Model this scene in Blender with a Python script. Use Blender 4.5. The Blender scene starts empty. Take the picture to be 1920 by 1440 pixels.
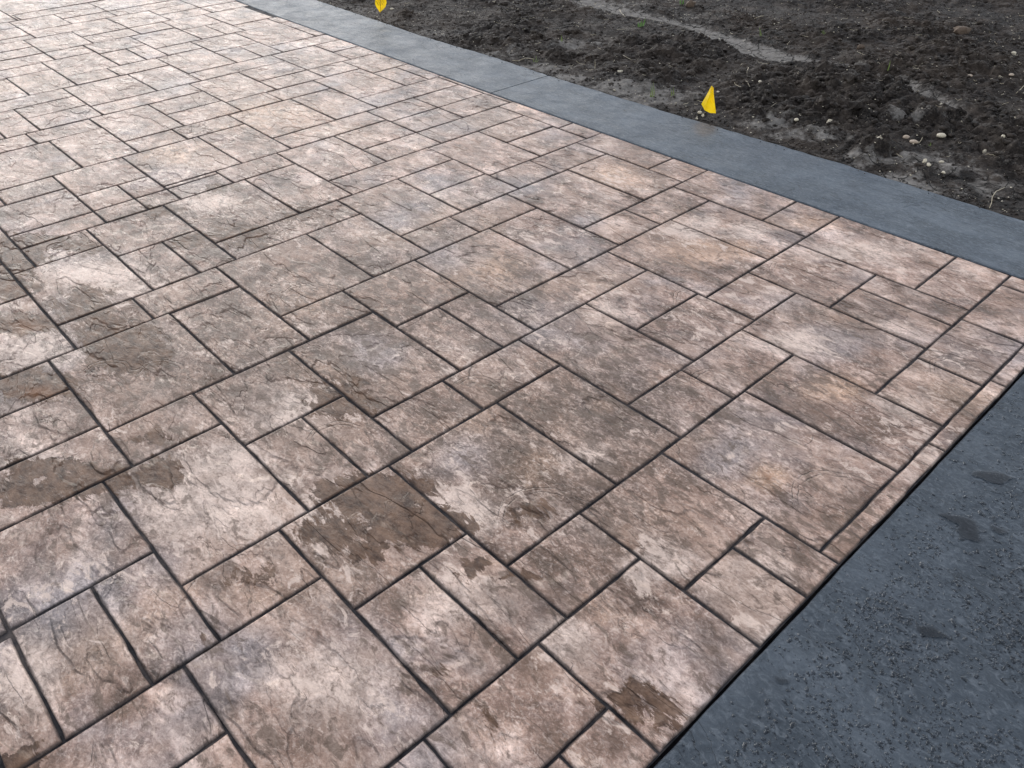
import bpy, bmesh, math, random
import numpy as np
from mathutils import Matrix, Vector

# ------------------------------------------------------------------ camera
F_PX, PITCH, ROLL, YAW, CAM_H = 1497.17, 0.910696, -0.009488, 0.828262, 1.6
scene = bpy.context.scene
C = scene.collection
cam_data = bpy.data.cameras.new('camera')
cam = bpy.data.objects.new('camera', cam_data)
C.objects.link(cam)
cam_data.sensor_width = 36.0
cam_data.lens = 36.0 * F_PX / 1920.0
cam_data.clip_start = 0.02
cam_data.clip_end = 500
CR = Matrix.Rotation(YAW, 3, 'Z') @ Matrix.Rotation(PITCH, 3, 'X') @ Matrix.Rotation(ROLL, 3, 'Z')
cam.matrix_world = Matrix.Translation((0, 0, CAM_H)) @ CR.to_4x4()
scene.camera = cam

# ------------------------------------------------------------------ sky and sun (bright overcast)
SUN_EL, SUN_AZ = math.radians(24), math.radians(162)      # azimuth measured from +x towards +y
world = bpy.data.worlds.new('World')
scene.world = world
world.use_nodes = True
wn, wl = world.node_tree.nodes, world.node_tree.links
wn.clear()
sky = wn.new('ShaderNodeTexSky')
sky.sky_type = 'NISHITA'
sky.sun_disc = False
sky.sun_elevation = SUN_EL
sky.sun_rotation = math.radians(90) - SUN_AZ
sky.dust_density = .6
sky.air_density = 1.0
hs = wn.new('ShaderNodeHueSaturation'); hs.inputs['Saturation'].default_value = 0.33
wl.new(sky.outputs[0], hs.inputs['Color'])
tc = wn.new('ShaderNodeTexCoord')
cn = wn.new('ShaderNodeTexNoise'); cn.inputs['Scale'].default_value = 2.2; cn.inputs['Detail'].default_value = 5
wl.new(tc.outputs['Generated'], cn.inputs['Vector'])
cr = wn.new('ShaderNodeMapRange'); cr.inputs['From Min'].default_value = 0.3; cr.inputs['From Max'].default_value = 0.7
cr.inputs['To Min'].default_value = 0.8; cr.inputs['To Max'].default_value = 1.2
wl.new(cn.outputs[0], cr.inputs['Value'])
cm = wn.new('ShaderNodeVectorMath'); cm.operation = 'SCALE'
wl.new(hs.outputs[0], cm.inputs[0]); wl.new(cr.outputs[0], cm.inputs['Scale'])
bg = wn.new('ShaderNodeBackground'); bg.inputs['Strength'].default_value = 0.15
wl.new(cm.outputs[0], bg.inputs['Color'])
wo = wn.new('ShaderNodeOutputWorld'); wl.new(bg.outputs[0], wo.inputs['Surface'])

sd = bpy.data.lights.new('sun', 'SUN'); sd.energy = 0.5; sd.angle = math.radians(56); sd.color = (1.0, 0.965, 0.93)
sun = bpy.data.objects.new('sun', sd); C.objects.link(sun)
sdir = Vector((math.cos(SUN_EL) * math.cos(SUN_AZ), math.cos(SUN_EL) * math.sin(SUN_AZ), math.sin(SUN_EL)))
sun.rotation_euler = sdir.to_track_quat('Z', 'Y').to_euler()
sun.location = (0, 0, 8)

scene.view_settings.view_transform = 'Standard'
scene.view_settings.look = 'None'
scene.view_settings.gamma = 1.0
scene.view_settings.exposure = 1.13
scene.view_settings.use_curve_mapping = False

# ------------------------------------------------------------------ helpers
def ground(px, py, z=0.0):
    """where the sight line through a photograph pixel meets the height z"""
    d = CR @ Vector(((px - 960) / F_PX, -(py - 720) / F_PX, -1.0))
    t = (z - CAM_H) / d.z
    return Vector((d.x * t, d.y * t, z))

def upright(base, px, py):
    """point on the upright plane through base, square to the view, seen at a pixel"""
    d = CR @ Vector(((px - 960) / F_PX, -(py - 720) / F_PX, -1.0))
    n = Vector((base.x, base.y, 0)).normalized()
    t = base.dot(n) / d.dot(n)
    return Vector((0, 0, CAM_H)) + d * t

def obj(name, me, mat=None, parent=None, loc=None):
    o = bpy.data.objects.new(name, me)
    C.objects.link(o)
    if mat and me is not None and not me.materials:
        me.materials.append(mat)
    if parent:
        o.parent = parent
    if loc is not None:
        o.location = loc
    return o

def tag(o, label=None, cat=None, group=None, kind=None):
    if label: o['label'] = label
    if cat: o['category'] = cat
    if group: o['group'] = group
    if kind: o['kind'] = kind
    return o

def mesh(name, v, f, smooth=False):
    me = bpy.data.meshes.new(name)
    me.from_pydata([tuple(p) for p in v], [], [tuple(p) for p in f])
    if smooth:
        me.polygons.foreach_set('use_smooth', [True] * len(me.polygons))
    me.update()
    return me

def np_mesh(name, V, T, smooth=True):
    """triangles from arrays"""
    me = bpy.data.meshes.new(name)
    V = np.asarray(V, np.float32); T = np.asarray(T, np.int32)
    me.vertices.add(len(V)); me.vertices.foreach_set('co', V.ravel())
    k = T.shape[1]
    me.loops.add(T.size); me.loops.foreach_set('vertex_index', T.ravel())
    me.polygons.add(len(T)); me.polygons.foreach_set('loop_start', np.arange(0, T.size, k, dtype=np.int32))
    me.polygons.foreach_set('use_smooth', np.full(len(T), smooth))
    me.update(calc_edges=True)
    me.validate()
    return me

# numpy noise
def _h(ix, iy, s):
    n = (ix.astype(np.int64) * 374761393 + iy.astype(np.int64) * 668265263 + s * 1274126177) & 0x7fffffff
    n = ((n ^ (n >> 13)) * 1274126177) & 0x7fffffff
    n = ((n ^ (n >> 16)) * 668265263) & 0x7fffffff
    return (n & 0xfffff) / float(0xfffff)

def vnoise(x, y, s=0):
    ix, iy = np.floor(x), np.floor(y)
    fx, fy = x - ix, y - iy
    fx = fx * fx * (3 - 2 * fx); fy = fy * fy * (3 - 2 * fy)
    a, b = _h(ix, iy, s), _h(ix + 1, iy, s)
    c, d = _h(ix, iy + 1, s), _h(ix + 1, iy + 1, s)
    return (a * (1 - fx) + b * fx) * (1 - fy) + (c * (1 - fx) + d * fx) * fy

def fbm(x, y, s=0, o=5):
    r = 0; a = .5; t = 0
    for k in range(o):
        r = r + a * vnoise(x, y, s + k * 17); t += a
        x = x * 2.03 + 3.1; y = y * 2.03 + 1.7; a *= .5
    return r / t

def cell(x, y, s=0):
    """bumps: 1 at a cell's middle, 0 at its rim, with random strength; also edge distance"""
    ix, iy = np.floor(x), np.floor(y)
    f1 = np.full(x.shape, 9.0); f2 = np.full(x.shape, 9.0); hv = np.zeros(x.shape)
    for dx in (-1, 0, 1):
        for dy in (-1, 0, 1):
            cx, cy = ix + dx, iy + dy
            px = cx + .15 + .7 * _h(cx, cy, s + 1); py = cy + .15 + .7 * _h(cx, cy, s + 2)
            d = np.hypot(x - px, y - py)
            hh = _h(cx, cy, s + 3)
            m = d < f1
            f2 = np.where(m, f1, np.minimum(f2, d))
            hv = np.where(m, hh, hv); f1 = np.where(m, d, f1)
    return np.sqrt(np.clip(1 - (f1 / .75) ** 2, 0, 1)) * hv, f2 - f1

def pix_blobs(X, Y, lst, peak=False):
    r = np.zeros(X.shape)
    for b in lst:
        px, py, rx, ry = b[:4]; w = b[4] if len(b) > 4 else 1
        c = ground(px, py); ax = (ground(px + 1, py) - ground(px - 1, py)) * rx / 2; ay = (ground(px, py + 1) - ground(px, py - 1)) * ry / 2
        I = np.linalg.inv(np.array([[ax.x, ay.x], [ax.y, ay.y]]))
        dx, dy = X - c.x, Y - c.y
        L = np.hypot(I[0, 0] * dx + I[0, 1] * dy, I[1, 0] * dx + I[1, 1] * dy)
        r = np.maximum(r, w * (np.clip(1 - L / 1.5, 0, 1) if peak else np.clip(1.5 - L, 0, 1)))
    return r

# node helpers -------------------------------------------------------
class NT:
    def __init__(self, name):
        self.m = bpy.data.materials.new(name); self.m.use_nodes = True
        self.n = self.m.node_tree.nodes; self.l = self.m.node_tree.links
        self.n.clear()
        self.out = self.n.new('ShaderNodeOutputMaterial')
        self.p = self.n.new('ShaderNodeBsdfPrincipled')
        self.l.new(self.p.outputs[0], self.out.inputs['Surface'])
    def set(self, sock, v):
        if isinstance(v, bpy.types.NodeSocket): self.l.new(v, sock)
        elif v is not None:
            if hasattr(sock.default_value, '__len__') and not hasattr(v, '__len__'): v = [v] * len(sock.default_value)
            if hasattr(v, '__len__') and len(v) == 3 and len(sock.default_value) == 4: v = (*v, 1)
            sock.default_value = v
    def math(self, op, a, b=None, c=None, clamp=False):
        n = self.n.new('ShaderNodeMath'); n.operation = op; n.use_clamp = clamp
        self.set(n.inputs[0], a); self.set(n.inputs[1], b)
        if c is not None: self.set(n.inputs[2], c)
        return n.outputs[0]
    def vmath(self, op, a, b=None, s=None):
        n = self.n.new('ShaderNodeVectorMath'); n.operation = op
        self.set(n.inputs[0], a)
        if b is not None: self.set(n.inputs[1], b)
        if s is not None: self.set(n.inputs['Scale'], s)
        return n.outputs['Value'] if op in ('LENGTH', 'DOT_PRODUCT') else n.outputs[0]
    def noise(self, vec, scale, detail=4, rough=.55, dist=0.0, col=False, lac=2.0):
        n = self.n.new('ShaderNodeTexNoise')
        self.set(n.inputs['Vector'], vec)
        n.inputs['Scale'].default_value = scale; n.inputs['Detail'].default_value = detail
        n.inputs['Roughness'].default_value = rough; n.inputs['Distortion'].default_value = dist
        n.inputs['Lacunarity'].default_value = lac
        return n.outputs[1] if col else n.outputs[0]
    def voro(self, vec, scale, feature='F1', out='Distance', rnd=1.0):
        n = self.n.new('ShaderNodeTexVoronoi'); n.feature = feature
        self.set(n.inputs['Vector'], vec); n.inputs['Scale'].default_value = scale
        n.inputs['Randomness'].default_value = rnd
        return n.outputs[out]
    def map(self, v, a, b, c=0.0, d=1.0, smooth=False):
        n = self.n.new('ShaderNodeMapRange')
        if smooth: n.interpolation_type = 'SMOOTHSTEP'
        self.set(n.inputs['Value'], v)
        for k, x in zip(('From Min', 'From Max', 'To Min', 'To Max'), (a, b, c, d)): self.set(n.inputs[k], x)
        return n.outputs[0]
    def mix(self, f, a, b, mode='MIX'):
        n = self.n.new('ShaderNodeMix'); n.data_type = 'RGBA'; n.blend_type = mode
        self.set(n.inputs[0], f); self.set(n.inputs[6], a); self.set(n.inputs[7], b)
        return n.outputs[2]
    def ramp(self, f, stops):
        n = self.n.new('ShaderNodeValToRGB'); e = n.color_ramp.elements
        while len(e) < len(stops): e.new(.5)
        for k, (p, c) in enumerate(stops):
            e[k].position = p; e[k].color = (*c, 1)
        self.set(n.inputs[0], f)
        return n.outputs[0]
    def mapping(self, vec, loc=(0, 0, 0), rot=(0, 0, 0), sc=(1, 1, 1), typ='POINT'):
        n = self.n.new('ShaderNodeMapping'); n.vector_type = typ
        self.set(n.inputs[0], vec); n.inputs[1].default_value = loc; n.inputs[2].default_value = rot; n.inputs[3].default_value = sc
        return n.outputs[0]
    def bump(self, h, strength=1.0, dist=.01, normal=None):
        n = self.n.new('ShaderNodeBump'); n.inputs['Strength'].default_value = strength; n.inputs['Distance'].default_value = dist
        self.set(n.inputs['Height'], h)
        if normal is not None: self.set(n.inputs['Normal'], normal)
        return n.outputs[0]
    def pos(self):
        return self.n.new('ShaderNodeNewGeometry').outputs['Position']
    def attr(self, name):
        n = self.n.new('ShaderNodeAttribute'); n.attribute_name = name
        return n.outputs['Fac']
    def patches(self, P, lst):
        """strongest of several soft oval patches lying on the paving: (px, py, rx, ry[, weight]) measured in the photograph"""
        r = None
        for b in lst:
            px, py, rx, ry = b[:4]; w = b[4] if len(b) > 4 else 1.0
            c = ground(px, py)
            ax = ground(px + 1, py) - ground(px - 1, py); ay = ground(px, py + 1) - ground(px, py - 1)
            J = np.array([[ax.x * rx, ay.x * ry], [ax.y * rx, ay.y * ry]]) / 2
            U, S, _ = np.linalg.svd(J)
            g = self.n.new('ShaderNodeTexGradient'); g.gradient_type = 'SPHERICAL'
            m = self.mapping(P, (c.x, c.y, 0), (0, 0, math.atan2(U[1, 0], U[0, 0])), (S[0] * 1.5, S[1] * 1.5, 1), 'TEXTURE')
            self.set(g.inputs[0], m)
            v = g.outputs[1]
            if w != 1: v = self.math('MULTIPLY', v, w)
            r = v if r is None else self.math('MAXIMUM', r, v)
        return r

# ------------------------------------------------------------------ materials
def stamped_material():
    t = NT('stamped_stone')
    P = t.pos()
    P = t.vmath('MULTIPLY', P, (1, 1, 0.0))
    rnd = t.n.new('ShaderNodeObjectInfo').outputs['Random']
    off = t.n.new('ShaderNodeCombineXYZ')
    t.set(off.inputs[0], t.math('MULTIPLY', rnd, 37.0)); t.set(off.inputs[1], t.math('MULTIPLY', rnd, 91.0))
    Q = t.vmath('ADD', P, off.outputs[0])            # each stone has its own relief
    S = t.mapping(Q, rot=(0, 0, math.radians(28)), sc=(1, 2.3, 1))
    S2 = t.mapping(P, rot=(0, 0, math.radians(40)), sc=(1, 1.9, 1))
    # slate layering: a height broken into thin sheets with sharp rims
    lay = t.noise(S, 2.6, 5, .52, .5)
    st = t.math('MULTIPLY', lay, 5.0)
    fr = t.math('FRACT', st)
    step = t.math('ADD', t.math('FLOOR', st), t.map(fr, 0.0, 0.10, smooth=True))
    rim = t.map(fr, 0.0, 0.04, 1, 0)
    rimgate = t.map(t.noise(Q, 5.5, 3), .56, .72)
    rim = t.math('MULTIPLY', rim, rimgate)
    mid = t.noise(S, 14, 4, .62, .6)
    fine = t.noise(t.mapping(Q, rot=(0, 0, .6), sc=(1, 1.5, 1)), 75, 3, .65, .8)
    pit = t.noise(Q, 190, 2, .5)
    # short hair cracks
    ck = t.voro(t.vmath('ADD', t.mapping(Q, rot=(0, 0, .9), sc=(1, 2.4, 1)), t.vmath('SCALE', t.noise(Q, 6, 4, col=True), s=.45)), 2.6, 'DISTANCE_TO_EDGE')
    ck = t.math('MULTIPLY', t.map(ck, 0.0, .010, 1, 0), t.map(t.noise(Q, 3.1, 2), .66, .76, 0, .8))
    # arc-shaped shell marks the stamps leave near stone corners
    L = t.math('ADD', t.attr('arc_dist'), t.math('MULTIPLY', t.math('SUBTRACT', t.noise(P, 9, 3), .5), .05))
    a = t.math('MINIMUM', t.math('ABSOLUTE', L), t.math('ABSOLUTE', t.math('ADD', L, .016)))
    arcs = t.math('MULTIPLY', t.map(a, 0, .0032, 1, 0), t.attr('arc_gate'))
    arcs = t.math('MULTIPLY', arcs, t.map(t.noise(P, 13, 2), .38, .5))
    groove = t.math('MAXIMUM', t.math('MAXIMUM', rim, ck), arcs)
    # ---- colour of the hardener and the antiquing powder
    big = t.noise(P, .9, 3, .5)
    n1 = t.noise(S2, 4.2, 6, .63, .9)
    n2 = t.noise(t.mapping(P, loc=(7, 3, 0)), 2.2, 5, .6, .4)
    n3 = t.noise(t.mapping(P, loc=(17, 9, 0)), 1.7, 4, .55, .3)
    speck = t.noise(t.mapping(P, rot=(0, 0, .9), sc=(1, 1.7, 1)), 46, 4, .72, 1.2)
    speck2 = t.noise(P, 120, 4, .7, .6)
    base = t.ramp(n1, [(.33, (.115, .074, .056)), (.42, (.205, .134, .107)), (.50, (.315, .215, .176)), (.58, (.445, .325, .275)), (.67, (.64, .495, .435))])
    base = t.mix(t.map(n2, .50, .66, 0, .6), base, (.225, .215, .235))      # grey-mauve release
    base = t.mix(t.map(n3, .54, .70, 0, .42), base, (.42, .30, .225))        # warm tan flush
    rtint = t.math('MULTIPLY_ADD', rnd, .26, .87)
    base = t.vmath('SCALE', base, s=rtint)
    PX = lambda *a: a
    warm = t.attr('warm')
    base = t.mix(t.map(t.math('ADD', warm, t.math('MULTIPLY', t.noise(P, 8, 4), .6)), .45, .95, 0, .65), base, (.52, .34, .235))
    brown = t.attr('brown')
    base = t.mix(t.map(t.math('ADD', brown, t.math('MULTIPLY', n2, .5)), .36, .85, 0, .68), base, t.mix(t.map(speck, .35, .65), (.095, .060, .042), (.25, .170, .128)))
    blue = t.attr('blue')
    base = t.mix(t.map(t.math('ADD', blue, t.math('MULTIPLY', t.noise(P, 6, 5), .5)), .42, .85, 0, .5), base, t.mix(speck, (.16, .148, .16), (.42, .38, .39)))
    light = t.attr('light')
    lm = t.map(t.math('ADD', light, t.math('MULTIPLY', t.noise(S2, 11, 5, .7, 1.2), .75)), .52, .86, 0, .85)
    base = t.mix(lm, base, t.mix(speck, (.33, .245, .205), (.70, .565, .50)))
    # mottling
    base = t.mix(t.map(speck, .50, .68, 0, .42), base, (.70, .58, .525))
    base = t.mix(t.map(speck, .48, .34, 0, .50), base, (.095, .070, .058))
    base = t.mix(t.map(speck2, .45, .30, 0, .5), base, (.10, .082, .075))
    base = t.mix(t.map(speck2, .56, .70, 0, .35), base, (.62, .55, .51))
    mott = t.noise(S2, 19, 5, .7, 1.0)
    base = t.vmath('SCALE', base, s=t.map(mott, .34, .66, .74, 1.26))
    cloud = t.noise(t.mapping(Q, rot=(0, 0, .5), sc=(1, 1.5, 1)), 4.6, 3, .5, .8)
    base = t.vmath('SCALE', base, s=t.map(cloud, .36, .64, .70, 1.30))
    base = t.mix(t.map(t.noise(t.mapping(Q, loc=(4, 4, 0)), 3.4, 3, .55, .6), .50, .64, 0, .35), base, (.33, .215, .16))
    flk = t.noise(t.mapping(P, rot=(0, 0, .75), sc=(1, 1.8, 1)), 15, 6, .72, .6)
    flk2 = t.noise(t.mapping(P, loc=(9, 1, 0), rot=(0, 0, .7), sc=(1, 1.9, 1)), 13, 6, .72, .6)
    reg = t.math('MULTIPLY', t.math('SUBTRACT', t.noise(t.mapping(P, loc=(3, 8, 0)), 2.6, 3, .55), .5), .45)
    chalk = t.map(t.math('ADD', t.math('ADD', flk, reg), t.math('MULTIPLY', light, .13)), .585, .650, 0, .72)
    base = t.mix(chalk, base, t.mix(speck, (.46, .35, .295), (.82, .675, .60)))
    soot = t.map(t.math('SUBTRACT', t.math('ADD', t.math('ADD', flk2, t.math('MULTIPLY', brown, .10)), t.math('MULTIPLY', reg, -1.0)), t.math('MULTIPLY', light, .06)), .555, .63, 0, .72)
    base = t.mix(soot, base, t.mix(speck, (.060, .042, .032), (.17, .122, .096)))
    # wet brown patches
    wetp = t.attr('wetp')
    rag = t.math('MULTIPLY', t.noise(t.mapping(P, rot=(0, 0, math.radians(40)), sc=(1, 2.6, 1)), 11, 6, .74, .8), 1.0)
    rag = t.map(rag, .36, .64, 0, .75)
    wet = t.map(t.math('ADD', t.math('MULTIPLY', wetp, 1.35), rag), .60, .70)
    wet = t.math('MULTIPLY', wet, t.map(wetp, .02, .12))
    base = t.mix(t.math('MULTIPLY', wet, .90), base, t.mix(t.map(t.noise(S2, 16, 5, .7), .35, .65), (.030, .014, .008), (.165, .098, .064)))
    rust = t.attr('rust')
    base = t.mix(t.map(rust, .1, .6, 0, .6), base, (.22, .095, .04))
    base = t.mix(t.math('MULTIPLY', groove, .34), base, (.06, .048, .045))
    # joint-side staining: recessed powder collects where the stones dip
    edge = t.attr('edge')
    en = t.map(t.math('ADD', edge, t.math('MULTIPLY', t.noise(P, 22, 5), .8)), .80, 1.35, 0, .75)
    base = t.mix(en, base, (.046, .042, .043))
    h = t.math('MULTIPLY', step, .65)
    big_l = t.math('MULTIPLY', t.noise(t.mapping(Q, loc=(2, 6, 0), rot=(0, 0, .35), sc=(1, 2.6, 1)), 1.9, 4, .5, .35), 5.0)
    bf = t.math('FRACT', big_l)
    h = t.math('ADD', h, t.math('MULTIPLY', t.math('ADD', t.math('FLOOR', big_l), t.map(bf, 0.0, .14, smooth=True)), 1.5))
    h = t.math('ADD', h, t.math('MULTIPLY', mid, 1.1))
    h = t.math('ADD', h, t.math('MULTIPLY', t.noise(Q, 5, 2), 3.0))
    h = t.math('ADD', h, t.math('MULTIPLY', fine, .26))
    h = t.math('ADD', h, t.math('MULTIPLY', pit, .10))
    h = t.math('SUBTRACT', h, t.math('MULTIPLY', groove, .7))
    bmp = t.bump(h, 1.0, .0050)
    base = t.vmath('MULTIPLY', base, (1.01, .98, .945))
    hsv = t.n.new('ShaderNodeHueSaturation'); hsv.inputs['Saturation'].default_value = 1.0; t.set(hsv.inputs['Color'], base); base = hsv.outputs[0]
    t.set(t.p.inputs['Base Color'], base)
    rough = t.map(mott, .3, .7, .40, .58)
    rough = t.math('SUBTRACT', rough, t.math('MULTIPLY', wet, .0))
    t.set(t.p.inputs['Roughness'], rough)
    t.set(t.p.inputs['Specular IOR Level'], t.map(edge, 0, 1, .15, .05))
    t.p.inputs['Coat Weight'].default_value = .0; t.p.inputs['Coat Roughness'].default_value = .32; t.p.inputs['Coat IOR'].default_value = 1.5
    t.set(t.p.inputs['Normal'], bmp); t.set(t.p.inputs['Coat Normal'], bmp)
    return t.m

def joint_material():
    t = NT('joint_floor'); P = t.pos()
    n = t.noise(P, 14, 6, .65)
    t.set(t.p.inputs['Base Color'], t.ramp(n, [(.35, (.014, .013, .015)), (.5, (.034, .032, .035)), (.66, (.085, .070, .065))]))
    t.p.inputs['Roughness'].default_value = .8; t.p.inputs['Specular IOR Level'].default_value = .12
    t.set(t.p.inputs['Normal'], t.bump(t.noise(P, 90, 4), .8, .003))
    return t.m

def charcoal_material(name, stretch, bright=1.0, spots=()):
    t = NT(name); P = t.pos(); P = t.vmath('MULTIPLY', P, (1, 1, 0))
    S = t.mapping(P, rot=(0, 0, math.radians(45)), sc=(1, stretch, 1))
    n1 = t.noise(S, 3.2, 8, .62, .6)
    n2 = t.noise(t.mapping(P, loc=(5, 2, 0)), 1.1, 4)
    sp = t.noise(S, 42, 5, .75, 1.0)
    sp2 = t.noise(P, 130, 4, .7)
    b = bright
    col = t.ramp(n1, [(.32, (.046 * b, .058 * b, .072 * b)), (.50, (.064 * b, .079 * b, .097 * b)), (.68, (.096 * b, .115 * b, .138 * b))])
    col = t.mix(t.map(n2, .5, .7, 0, .4), col, (.072 * b, .078 * b, .092 * b))
    col = t.mix(t.map(sp, .50, .64, 0, .6), col, (.16 * b, .18 * b, .205 * b))
    col = t.mix(t.map(sp, .46, .32, 0, .55), col, (.026, .030, .036))
    col = t.mix(t.map(sp2, .42, .28, 0, .5), col, (.02, .023, .028))
    if spots:
        st = t.patches(P, spots)
        col = t.mix(t.map(t.math('ADD', st, t.math('MULTIPLY', sp, .5)), .4, .8, 0, .7), col, (.085, .065, .055))
    lay = t.noise(S, 2.1, 7, .55, .5)
    fr = t.math('FRACT', t.math('MULTIPLY', lay, 8))
    rim = t.math('MULTIPLY', t.map(fr, 0, .05, 1, 0), t.map(t.noise(P, 4.2, 3), .50, .60))
    col = t.mix(t.math('MULTIPLY', rim, .6), col, (.018, .02, .024))
    pits = t.math('MULTIPLY', t.map(t.voro(P, 70), 0, .14, .6, 0), t.map(t.noise(P, 5, 3), .45, .62))
    col = t.mix(t.math('MULTIPLY', pits, .5), col, (.016, .018, .022))
    h = t.math('MULTIPLY', t.noise(S, 11, 5, .5, .5), 1.0)
    h = t.math('ADD', h, t.math('MULTIPLY', t.noise(P, 3.3, 2), 4))
    h = t.math('ADD', h, t.math('MULTIPLY', sp, .45))
    h = t.math('ADD', h, t.math('MULTIPLY', sp2, .12))
    h = t.math('SUBTRACT', h, t.math('MULTIPLY', t.math('MAXIMUM', rim, pits), .6))
    t.set(t.p.inputs['Base Color'], col)
    t.set(t.p.inputs['Roughness'], t.map(t.noise(P, 6, 4), .35, .65, .50, .60)); t.p.inputs['Specular IOR Level'].default_value = .20
    t.set(t.p.inputs['Normal'], t.bump(h, 1.0, .0045))
    return t.m

def soil_material():
    t = NT('dark_soil'); P = t.pos()
    n1 = t.noise(P, 6, 8, .65)
    n2 = t.noise(P, 1.1, 4, .6)
    f = t.noise(P, 60, 6, .7, .5)
    col = t.ramp(n1, [(.34, (.010, .008, .0072)), (.5, (.023, .0180, .0155)), (.64, (.056, .044, .036))])
    col = t.mix(t.map(n2, .48, .64, 0, .6), col, (.044, .031, .022))
    col = t.mix(t.map(f, .50, .68, 0, .6), col, (.095, .078, .064))
    pale = t.attr('pale')
    pm = t.map(t.math('ADD', t.math('MULTIPLY', pale, .9), t.math('MULTIPLY', t.math('SUBTRACT', t.noise(P, 11, 6, .78), .5), 3.2)), .30, .85)
    pc = t.mix(t.noise(P, 25, 5, .7), (.060, .052, .045), (.34, .315, .29))
    col = t.mix(pm, col, pc)
    crack = t.attr('crack')
    wv = t.vmath('ADD', P, t.vmath('SCALE', t.noise(P, 7, 4, col=True), s=.10))
    cd = t.voro(wv, 9.0, 'DISTANCE_TO_EDGE')
    cl = t.math('MULTIPLY', t.map(cd, .005, .032, 1, 0), t.map(t.math('ADD', crack, t.math('MULTIPLY', t.noise(P, 3), .3)), .45, .65))
    col = t.mix(t.math('MULTIPLY', cl, .9), col, (.010, .009, .008))
    chips = t.math('MULTIPLY', t.map(t.voro(P, 55), .14, .10), t.map(t.noise(P, 2.6, 3), .48, .6))
    col = t.mix(t.math('MULTIPLY', chips, .55), col, (.34, .30, .24))
    t.set(t.p.inputs['Base Color'], col)
    t.set(t.p.inputs['Roughness'], t.map(pm, 0, 1, .7, .85))
    t.p.inputs['Specular IOR Level'].default_value = .12
    h = t.math('ADD', t.math('MULTIPLY', f, .8), t.math('MULTIPLY', t.noise(P, 22, 6, .72, .8), 2.6))
    h = t.math('SUBTRACT', h, t.math('MULTIPLY', cl, 2.2))
    t.set(t.p.inputs['Normal'], t.bump(h, 1.0, .007))
    return t.m

def simple(name, c1, c2, scale, rough, bumpd=.001, spec=.5, trans=0, ior=1.5):
    t = NT(name)
    tcn = t.n.new('ShaderNodeTexCoord').outputs['Object']
    n = t.noise(tcn, scale, 5, .6)
    t.set(t.p.inputs['Base Color'], t.mix(t.map(n, .35, .65), c1, c2))
    t.p.inputs['Roughness'].default_value = rough
    t.p.inputs['Specular IOR Level'].default_value = spec
    t.p.inputs['Transmission Weight'].default_value = trans
    t.p.inputs['IOR'].default_value = ior
    if bumpd: t.set(t.p.inputs['Normal'], t.bump(n, .8, bumpd))
    return t.m

M_STONE = stamped_material()
M_JOINT = joint_material()
M_CURB = charcoal_material('charcoal_border', 2.2, .98, [(1322, 240, 22, 14)])
M_SLAB = charcoal_material('charcoal_wet_slab', 1.5, .78)
M_SOIL = soil_material()
M_PEBBLE = simple('pale_pebble', (.40, .34, .24), (.62, .55, .43), 60, .55)
M_PEBBLE2 = simple('tan_pebble', (.26, .19, .13), (.42, .33, .25), 60, .5)
M_STRAW = simple('dry_straw', (.38, .31, .20), (.60, .53, .40), 40, .7, 0)
M_GRASS = simple('grass_blade', (.10, .16, .025), (.20, .26, .05), 30, .5, 0)
M_LEAF = simple('young_leaf', (.06, .14, .03), (.16, .27, .07), 30, .5, 0)
def flag_material():
    t = NT('yellow_plastic')
    n = t.noise(t.n.new('ShaderNodeTexCoord').outputs['Object'], 40, 4)
    c = t.mix(t.map(n, .35, .65), (.92, .70, .004), (.97, .80, .01))
    t.set(t.p.inputs['Base Color'], c); t.p.inputs['Roughness'].default_value = .4
    tl = t.n.new('ShaderNodeBsdfTranslucent'); t.set(tl.inputs[0], c)
    mx = t.n.new('ShaderNodeMixShader'); mx.inputs[0].default_value = .5
    t.l.new(t.p.outputs[0], mx.inputs[1]); t.l.new(tl.outputs[0], mx.inputs[2]); t.l.new(mx.outputs[0], t.out.inputs['Surface'])
    return t.m
M_FLAG = flag_material()
M_INK = simple('black_ink', (.02, .018, .012), (.05, .04, .02), 60, .6, 0)
M_WIRE = simple('dark_wire', (.03, .028, .03), (.09, .075, .06), 80, .4, 0)
def water_material():
    m = bpy.data.materials.new('clear_water'); m.use_nodes = True
    n, l = m.node_tree.nodes, m.node_tree.links; n.clear()
    o = n.new('ShaderNodeOutputMaterial'); mx = n.new('ShaderNodeMixShader'); f = n.new('ShaderNodeFresnel'); f.inputs['IOR'].default_value = 1.4
    tr = n.new('ShaderNodeBsdfTransparent'); tr.inputs[0].default_value = (.95, .96, .97, 1)
    g = n.new('ShaderNodeBsdfGlossy'); g.inputs['Roughness'].default_value = .03
    l.new(f.outputs[0], mx.inputs[0]); l.new(tr.outputs[0], mx.inputs[1]); l.new(g.outputs[0], mx.inputs[2]); l.new(mx.outputs[0], o.inputs[0])
    return m
M_WATER = water_material()
M_ROOT = simple('brown_clod', (.05, .032, .02), (.13, .085, .055), 30, .8, .004)

# ------------------------------------------------------------------ setting: ground sheet and beds
def sheet(name, x0, x1, y0, y1, z, mat, kind='structure'):
    o = obj(name, mesh(name, [(x0, y0, z), (x1, y0, z), (x1, y1, z), (x0, y1, z)], [(0, 1, 2, 3)]), mat)
    return tag(o, kind=kind)

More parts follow.
